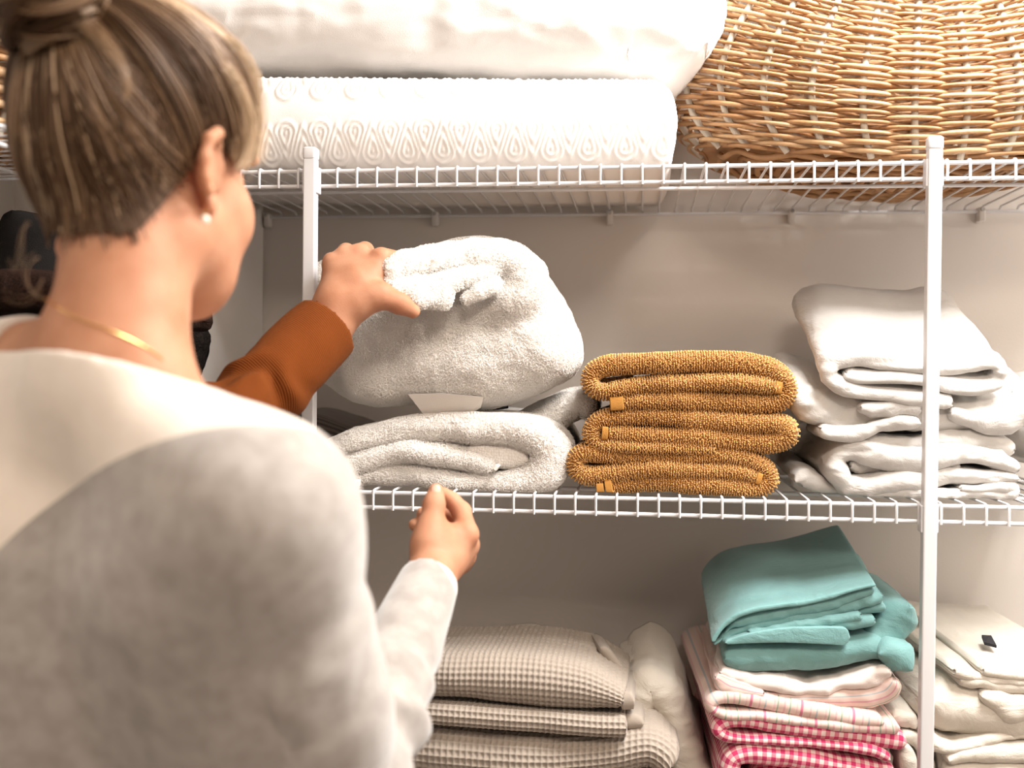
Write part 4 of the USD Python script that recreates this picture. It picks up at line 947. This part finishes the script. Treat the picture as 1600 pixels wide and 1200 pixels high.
body_v, body_f = nets(s_union(head + neck + torso + armR[:2] + [kk(s_caps(ER, ER * .5 + WR * .5, .037, .031), .02)] + armL[:1] + [kk(s_caps(EL, EL * .5 + WL * .5, .037, .031), .02)], .012), .0028, lo=np.array([-.62, .42, .98]), hi=None)
parts_ = [(body_v, body_f)]
for arm, hand, w in ((armR[3:], hr, WR), (armL[2:], hl, WL)):
    parts_.append(nets(s_union(arm + hand, .01), .0015))
try:
    import manifold3d
    ms = []
    for v, f in parts_:
        ms.append(manifold3d.Manifold(manifold3d.Mesh(vert_properties=np.ascontiguousarray(v, np.float32), tri_verts=np.ascontiguousarray(f, np.uint32))))
    u_ = ms[0]
    for q in ms[1:]: u_ = u_ + q
    if u_.is_empty(): raise ValueError('empty')
    mm_ = u_.to_mesh(); body = (np.array(mm_.vert_properties[:, :3]), np.array(mm_.tri_verts))
except Exception as ex:
    body = cat_mesh(parts_)
bv = relax(body[0], body[1], 2)
woman = thing('person', 'woman seen from behind, blonde bun, cream and grey sweater, one rust sleeve', 'person', (NB[0], NB[1], 0))
obj('body', (bv, body[1]), skin, woman, smooth=True)

# ---- sweater
def grow(fs, e):
    out = []
    for g in fs:
        def h_(P, g=g): return g(P) - e
        h_.lo, h_.hi = g.lo - e, g.hi + e; h_.k = getattr(g, 'k', .012); out.append(h_)
    return out
WRc = ER + (WR - ER) * .985; WLc = EL + (WL - EL) * .985
dR = (WR - ER) / np.linalg.norm(WR - ER); dL = (WL - EL) / np.linalg.norm(WL - EL)
NP = A(150, 572, .765); nax = NB - NT; nax /= np.linalg.norm(nax)
npl = np.cross(A(285, 600, .80) - A(20, 545, .80), A(230, 640, .93) - A(150, 566, .76)); npl /= np.linalg.norm(npl); npl *= np.sign(npl[2])
base_s = s_union(grow(torso + armR + armL + neck[:1] + [kk(s_caps(EL * .4 + WL * .6, WL + (WL - EL) * .04, .0315, .0315), .02)], .0065), .02)
def sweater(P):
    d = base_s(P)
    d = np.maximum(d, np.where(np.linalg.norm(P - ER, axis=1) < .4, (P - WRc) @ dR, -1.0) * (((P - ER) @ dR) > .1) - (((P - ER) @ dR) <= .1))
    d = np.maximum(d, np.where(((P - EL) @ dL) > .1, (P - WLc) @ dL, -1.0))
    # the neck opening
    Q = P - NB; rad = np.linalg.norm(Q - (Q @ nax)[:, None] * nax, axis=1)
    cutn = np.minimum((P - A(150, 563, .765)) @ npl, .103 - rad)
    return np.maximum(d, cutn)
sweater.lo, sweater.hi = base_s.lo, base_s.hi
sv, sf = nets(sweater, .0033, lo=np.array([-.62, .42, .98]))
sv = relax(sv, sf, 3); sn = vnormals(sv, sf)
tR = ((sv - ER) @ dR) / np.linalg.norm(WR - ER); tL = ((sv - EL) @ dL) / np.linalg.norm(WL - EL)
dcR = np.linalg.norm(sv - ER - np.clip(tR, 0, 1.05)[:, None] * (WR - ER), axis=1); dcL = np.linalg.norm(sv - EL - np.clip(tL, 0, 1.05)[:, None] * (WL - EL), axis=1)
uR = (ER - SR) / np.linalg.norm(ER - SR); tU = ((sv - SR) @ uR) / np.linalg.norm(ER - SR); dcU = np.linalg.norm(sv - SR - np.clip(tU, 0, 1)[:, None] * (ER - SR), axis=1)
onR = (dcR < .058) & (tR > -.15); onL = dcL < .06; onU = (dcU < .07)
wob = fbm(sv * 16, 2, 2)
disp = fbm(sv * np.array([9, 9, 7]), 3, 21) * .006
disp += onR * .0042 * np.sin((tR + wob * .22) * 30) * np.exp(-((tR - .30) / .26) ** 2)
disp += onL * .0060 * np.sin((tL + wob * .55 + .05 * np.sin((sv @ RT) * 60)) * 21 + 1) * np.exp(-((tL - .33) / .26) ** 2) + onL * fbm(sv * 22, 2, 4) * .004
disp += onU * .0032 * np.sin((tU + wob * .3) * 20) * np.clip(1 - np.abs(tU - .55) / .5, 0, 1) * np.clip((sv - SR) @ RT / .03, 0, 1)
sv = sv + sn * disp[:, None]
sw = obj('sweater', clip_mesh(sv, sf, np.where(onL & (tL > -.3), -1.0, -1.0)), knit_grey, woman) if False else UsdGeom.Xform.Define(stage, numbered(str(woman.GetPath()), 'sweater'))
# rust sleeve: the left arm up to the shoulder; cream yoke: outside a round seam sewn into the back
uL = (EL - SL) / np.linalg.norm(EL - SL); tUL = ((sv - SL) @ uL); dUL = np.linalg.norm(sv - SL - np.clip(tUL, 0, np.linalg.norm(EL - SL))[:, None] * uL, axis=1)
s_left = np.maximum(.062 - dcL, np.minimum(.068 - dUL, tUL - .08))
left_v, left_f = clip_mesh(sv, sf, s_left)
rest_v, rest_f = clip_mesh(sv, sf, -s_left)
seam_c = A(400, 1200, .75); seam_a = A(250, 850, 1.0) - A(250, 850, .6); seam_a /= np.linalg.norm(seam_a)
def seam(P):
    Q = P - seam_c; Q = Q - (Q @ seam_a)[:, None] * seam_a; return np.linalg.norm(Q, axis=1) - .237
s_y = seam(rest_v)
yoke = clip_mesh(rest_v, rest_f, s_y); low = clip_mesh(rest_v, rest_f, -s_y)
obj('yoke', yoke, knit_cream, sw, smooth=True, label='cream upper back panel of the sweater')
obj('back_panel', low, knit_grey, sw, smooth=True, label='grey marl lower panel and right sleeve of the sweater')
Q = left_v - EL; ta = Q @ dL; e1 = np.cross(dL, (0, 0, 1)); e1 /= np.linalg.norm(e1); e2 = np.cross(dL, e1); ang = np.arctan2(Q @ e2, Q @ e1)
obj('rust_sleeve', (left_v, left_f), rust, sw, smooth=True, uv=np.c_[ta + .012 * np.sin(ang), ang * .04], label='rust brown ribbed left sleeve of the sweater')

# ---- trousers down to the floor
hip = TC - np.array([0, 0, .52]); hip = hip - bk * .01
tr = [s_ell(hip, TAX, (.125, .175, .17))]
for sd in (-1, 1):
    a = hip + bs * .085 * sd - np.array([0, 0, .04]); kn = a * [1, 1, 0] + np.array([0, 0, .50]) + bk * .03; an = a * [1, 1, 0] + np.array([0, 0, .09]) - bk * .02
    tr += [kk(s_caps(a, kn, .092, .062), .05), kk(s_caps(kn, an, .062, .042), .03)]
obj('trousers', nets(s_union(tr, .04), .009), plain('dark_denim', (.035, .045, .075), .85, bump=(700, .0004)), woman, smooth=True, label='dark trousers')
for sd in (-1, 1):
    a = hip * [1, 1, 0] + bs * .085 * sd - bk * .02
    obj('shoe', nets(s_union([s_caps(a + [0, 0, .053], a + bk * .14 + [0, 0, .046], .043, .036), s_caps(a + [0, 0, .05], a + [0, 0, .11], .042, .042)], .03), .006), label_black, woman, smooth=True)

# ---- hair: a close cap, locks swept up and back, and a bun
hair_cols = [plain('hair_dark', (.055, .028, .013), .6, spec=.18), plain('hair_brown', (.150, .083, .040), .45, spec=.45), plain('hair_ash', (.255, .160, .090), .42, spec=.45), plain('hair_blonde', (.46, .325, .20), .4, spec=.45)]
SKC, SKR = hd(-.001, 0, .045), np.array([.095, .0785, .089])
scalp = s_union([s_ell(SKC, HAX, SKR)] + neck[:1] + [kk(s_caps(hd(-.035, 0, .0), NT + HU * .012, .056, .047), .03)], .02)
gl = np.stack(np.meshgrid(np.linspace(-np.pi / 2, np.pi / 2, 61), np.linspace(-np.pi, np.pi, 121), indexing='ij'), -1).reshape(-1, 2)
gd = np.stack([np.cos(gl[:, 0]) * np.cos(gl[:, 1]), np.cos(gl[:, 0]) * np.sin(gl[:, 1]), np.sin(gl[:, 0])], -1)
gr = np.full(len(gd), .2)
for _ in range(40): gr = np.maximum(gr - scalp(SKC + (gd * gr[:, None]) @ HAX) * .8 * -1 * -1, .05)
gr = np.minimum(gr, .21).reshape(61, 121)
def scalp_r(d):
    if d.ndim == 1: return scalp_r(d[None])[0]
    return ndimage.map_coordinates(gr, [(np.arcsin(np.clip(d[..., 2], -1, 1)) / np.pi + .5) * 60, (np.arctan2(d[..., 1], d[..., 0]) / (2 * np.pi) + .5) * 120], order=1, mode='nearest')
def skull(dirs, off): return SKC + (dirs * (scalp_r(dirs) + off)[..., None]) @ HAX
BUN = hd(-.098, -.008, .113)
bd = np.array([-.70, -.06, .70]); bd /= np.linalg.norm(bd)
capf = s_union(grow([scalp], .0015), .01)
cv, cf = nets(capf, .003, lo=np.array([SKC[0] - .13, SKC[1] - .13, SKC[2] - .16]), hi=SKC + .13)
q = (cv - SKC) @ HAX.T
def hairline(q):
    """> 0 where hair grows (head axes from the skull's centre): above the nape, behind the ears, back from the forehead."""
    f_, r_, u_ = q[:, 0], np.abs(q[:, 1]), q[:, 2]
    low = np.interp(f_, [-.10, -.06, -.04, -.02, -.005, .02, .05, .068, .085, .1], [-.121, -.114, -.088, -.056, -.032, -.032, -.036, -.022, .02, .05])
    return u_ - low
cap = clip_mesh(cv, cf, hairline(q) - .007)
hair = UsdGeom.Xform.Define(stage, numbered(str(woman.GetPath()), 'hair'))
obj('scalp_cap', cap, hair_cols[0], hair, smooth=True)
def hair_curves(name, P, wid, mt, label=None):
    k, m_ = P.shape[:2]; P = P - ORIG[str(woman.GetPath())]
    c = UsdGeom.BasisCurves.Define(stage, numbered(str(hair.GetPath()), name))
    c.CreateTypeAttr('cubic'); c.CreateBasisAttr('catmullRom'); c.CreateWrapAttr('pinned')
    c.CreatePointsAttr(Vt.Vec3fArray.FromNumpy(P.reshape(-1, 3).astype(np.float32))); c.CreateCurveVertexCountsAttr(Vt.IntArray.FromNumpy(np.full(k, m_, np.int32)))
    c.CreateWidthsAttr(Vt.FloatArray.FromNumpy(np.broadcast_to(wid, (k, m_)).astype(np.float32).ravel().copy())); c.SetWidthsInterpolation('vertex')
    UsdShade.MaterialBindingAPI.Apply(c.GetPrim()).Bind(mt); tag(c, label, kind='stuff')
rng = np.random.default_rng(12)
NL = 330
# lock roots: along the hairline and over the scalp
cand = rng.normal(size=(6000, 3)); cand /= np.linalg.norm(cand, axis=1, keepdims=True)
hl_ = hairline(cand * scalp_r(cand)[:, None]); cand = cand[hl_ > .001]; hl_ = hl_[hl_ > .001]
wt = (np.exp(-hl_ / .02) + .12) * (1 + 5 * ((cand[:, 2] < -.35) & (cand[:, 0] < -.1))); locks = cand[rng.choice(len(cand), NL, replace=False, p=wt / wt.sum())]
allP = [[] for _ in hair_cols]
M_ = 16; tt = np.linspace(0, 1, M_)
for li, d0 in enumerate(locks):
    ns = int(rng.integers(24, 40)); lift = rng.uniform(.0002, .0095 if d0[0] > -.2 else .0060); bow = rng.normal(0, .24)
    spread = rng.uniform(.05, .10)
    back = d0[0] < -.25; top = d0[2] > .25
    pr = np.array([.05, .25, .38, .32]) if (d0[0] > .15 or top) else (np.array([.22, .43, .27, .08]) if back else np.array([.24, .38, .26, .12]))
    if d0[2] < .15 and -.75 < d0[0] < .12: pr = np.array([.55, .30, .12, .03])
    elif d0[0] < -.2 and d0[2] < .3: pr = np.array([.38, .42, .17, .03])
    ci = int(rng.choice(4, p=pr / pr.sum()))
    ang = np.arccos(np.clip(d0 @ bd, -1, 1)); ax = np.cross(d0, bd); ax /= np.linalg.norm(ax) + 1e-9
    for s_ in range(ns):
        d1 = d0 + rng.normal(0, spread, 3); d1 /= np.linalg.norm(d1)
        if hairline((d1 * scalp_r(d1))[None])[0] < rng.uniform(-.006, .014) * (d1[2] < -.3) - .003: continue
        an = np.arccos(np.clip(d1 @ bd, -1, 1)); T = np.sin((1 - tt) * an)[:, None] * d1 + np.sin(tt * an)[:, None] * bd; T /= np.sin(an) + 1e-6
        sidev = np.cross(d1, bd); sidev /= np.linalg.norm(sidev) + 1e-9
        T = T + sidev * (bow * np.sin(np.pi * tt) * .5)[:, None]; T /= np.linalg.norm(T, axis=1, keepdims=True)
        o_ = .0006 + (lift + rng.normal(0, .0012)) * np.sin(np.pi * np.clip(tt * .9 + .1, 0, 1)) ** .8 + .012 * tt ** 3 + .013 * np.clip(T[:, 0], 0, 1)
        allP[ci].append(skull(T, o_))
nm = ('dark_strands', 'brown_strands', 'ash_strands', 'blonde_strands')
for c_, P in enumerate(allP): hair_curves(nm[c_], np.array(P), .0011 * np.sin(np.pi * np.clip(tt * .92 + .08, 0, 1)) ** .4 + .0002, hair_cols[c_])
# the bun: strands wound round a core
bn = bd @ HAX; b1 = np.cross(bn, HU); b1 /= np.linalg.norm(b1); b2 = np.cross(bn, b1)
core = nets(s_union([s_ell(BUN, np.array([bn, b1, b2]), (.032, .044, .044))], .01), .003)
obj('bun_core', core, hair_cols[0], hair, smooth=True)
bp_ = [[] for _ in hair_cols]; tb = np.linspace(0, 1, 26)
for li in range(70):
    a0, sp_, r_, h_ = rng.uniform(0, 6.28), rng.uniform(2.2, 4.5), rng.uniform(.020, .047), rng.uniform(-.024, .034); tl = rng.normal(0, .75, 2); ci = int(rng.choice(4, p=[.2, .35, .3, .15]))
    ax_ = rng.normal(0, .38, 2); n2 = bn + b1 * ax_[0] + b2 * ax_[1]; n2 /= np.linalg.norm(n2); c1 = np.cross(n2, b2); c1 /= np.linalg.norm(c1); c2 = np.cross(n2, c1)
    for s_ in range(26):
        a = a0 + tb * sp_; rr = r_ + rng.normal(0, .0022) + .006 * np.sin(tb * 3 + li); hh = h_ * (1 - .3 * tb) + rng.normal(0, .0022) + tl[0] * .012 * np.cos(a) + tl[1] * .012 * np.sin(a)
        rr = np.minimum(rr, .053 * np.sqrt(np.clip(1.1 - (hh / .04) ** 2, .1, 1)))
        bp_[ci].append(BUN + np.outer(rr * np.cos(a), c1) + np.outer(rr * np.sin(a), c2) + np.outer(hh, n2))
for c_, P in enumerate(bp_): hair_curves('bun_strands', np.array(P), .0012, hair_cols[c_])
# loose ends: a lock below the bun, wisps at the nape and by the temple
def wisp(pts, n, sd, ci, w=.0009, tight=.002):
    r_ = np.random.default_rng(sd); p = np.array([A(*x) for x in pts]); tck, _ = splprep(p.T, s=0, k=min(3, len(p) - 1)); c = np.array(splev(np.linspace(0, 1, 14), tck)).T
    P = c[None] + r_.normal(0, tight, (n, 1, 3)) + r_.normal(0, tight * .5, (n, 1, 3)) * np.linspace(-1, 1, 14)[None, :, None]
    hair_curves('loose_wisp', P, w * np.linspace(1, .4, 14), hair_cols[ci])
wisp([(130, 40, .765), (170, 72, .752), (192, 110, .748), (198, 150, .752)], 34, 1, 2, .0007, .0024)
wisp([(60, 400, .79), (42, 430, .785), (55, 460, .785), (72, 468, .785)], 4, 2, 2, .0004)
wisp([(50, 350, .79), (36, 385, .785), (30, 420, .78), (20, 400, .78)], 3, 3, 2, .0004)
wisp([(70, 440, .80), (40, 470, .79), (5, 462, .79)], 3, 4, 2, .0004)
wisp([(360, 60, .85), (398, 110, .865), (412, 180, .868), (404, 250, .86)], 26, 5, 3, .0006, .0028)
wisp([(350, 110, .83), (385, 160, .845), (394, 215, .85), (378, 265, .84)], 26, 6, 3, .0006, .0026)
# ---- earring, necklace, nails
gold = plain('gold', (.80, .52, .22), .25, metallic=1.0); pearl_m = plain('pearl', (.82, .76, .66), .2, spec=.6)
eo = A(321, 343, .772); e_ = UsdGeom.Xform.Define(stage, numbered(str(woman.GetPath()), 'earring'))
pe = trimesh.creation.icosphere(2, .0031); pe.apply_translation(eo); obj('pearl', pe, pearl_m, e_, smooth=True)
obj('hook', tube([eo + [0, 0, .0035], eo + [0, 0, .007], A(320, 330, .775)], .0004, 6), gold, e_)
def on_skin(p):
    d = p - EYE; d /= np.linalg.norm(d)
    loc, _, _ = trimesh.Trimesh(bv, body[1], process=False).ray.intersects_location([EYE], [d], multiple_hits=False)
    return loc[0] - d * .001 if len(loc) else p
nk = [on_skin(A(x, y, .75)) for x, y in ((70, 466), (90, 480), (115, 495), (140, 505), (170, 515), (205, 530), (235, 546), (255, 562))]
obj('necklace', tube(np.array(nk), .0007, 6), gold, woman, label='thin gold chain')
nail_m = plain('fingernail', (.55, .32, .24), .3, spec=.5)
tv = A(681, 768, 1.131) - A(678, 789, 1.124); tv /= np.linalg.norm(tv)
nl = trimesh.creation.icosphere(2, 1.0); to = EYE - A(680, 770, 1.13); to -= tv * (to @ tv); to /= np.linalg.norm(to); sd_ = np.cross(tv, to)
nlv = nl.vertices * np.array([.0068, .0052, .0022]); nlv = nlv @ np.array([tv, sd_, to]) + A(680.5, 770, 1.13) + to * .0074
obj('fingernail', (nlv, nl.faces), nail_m, woman, smooth=True)
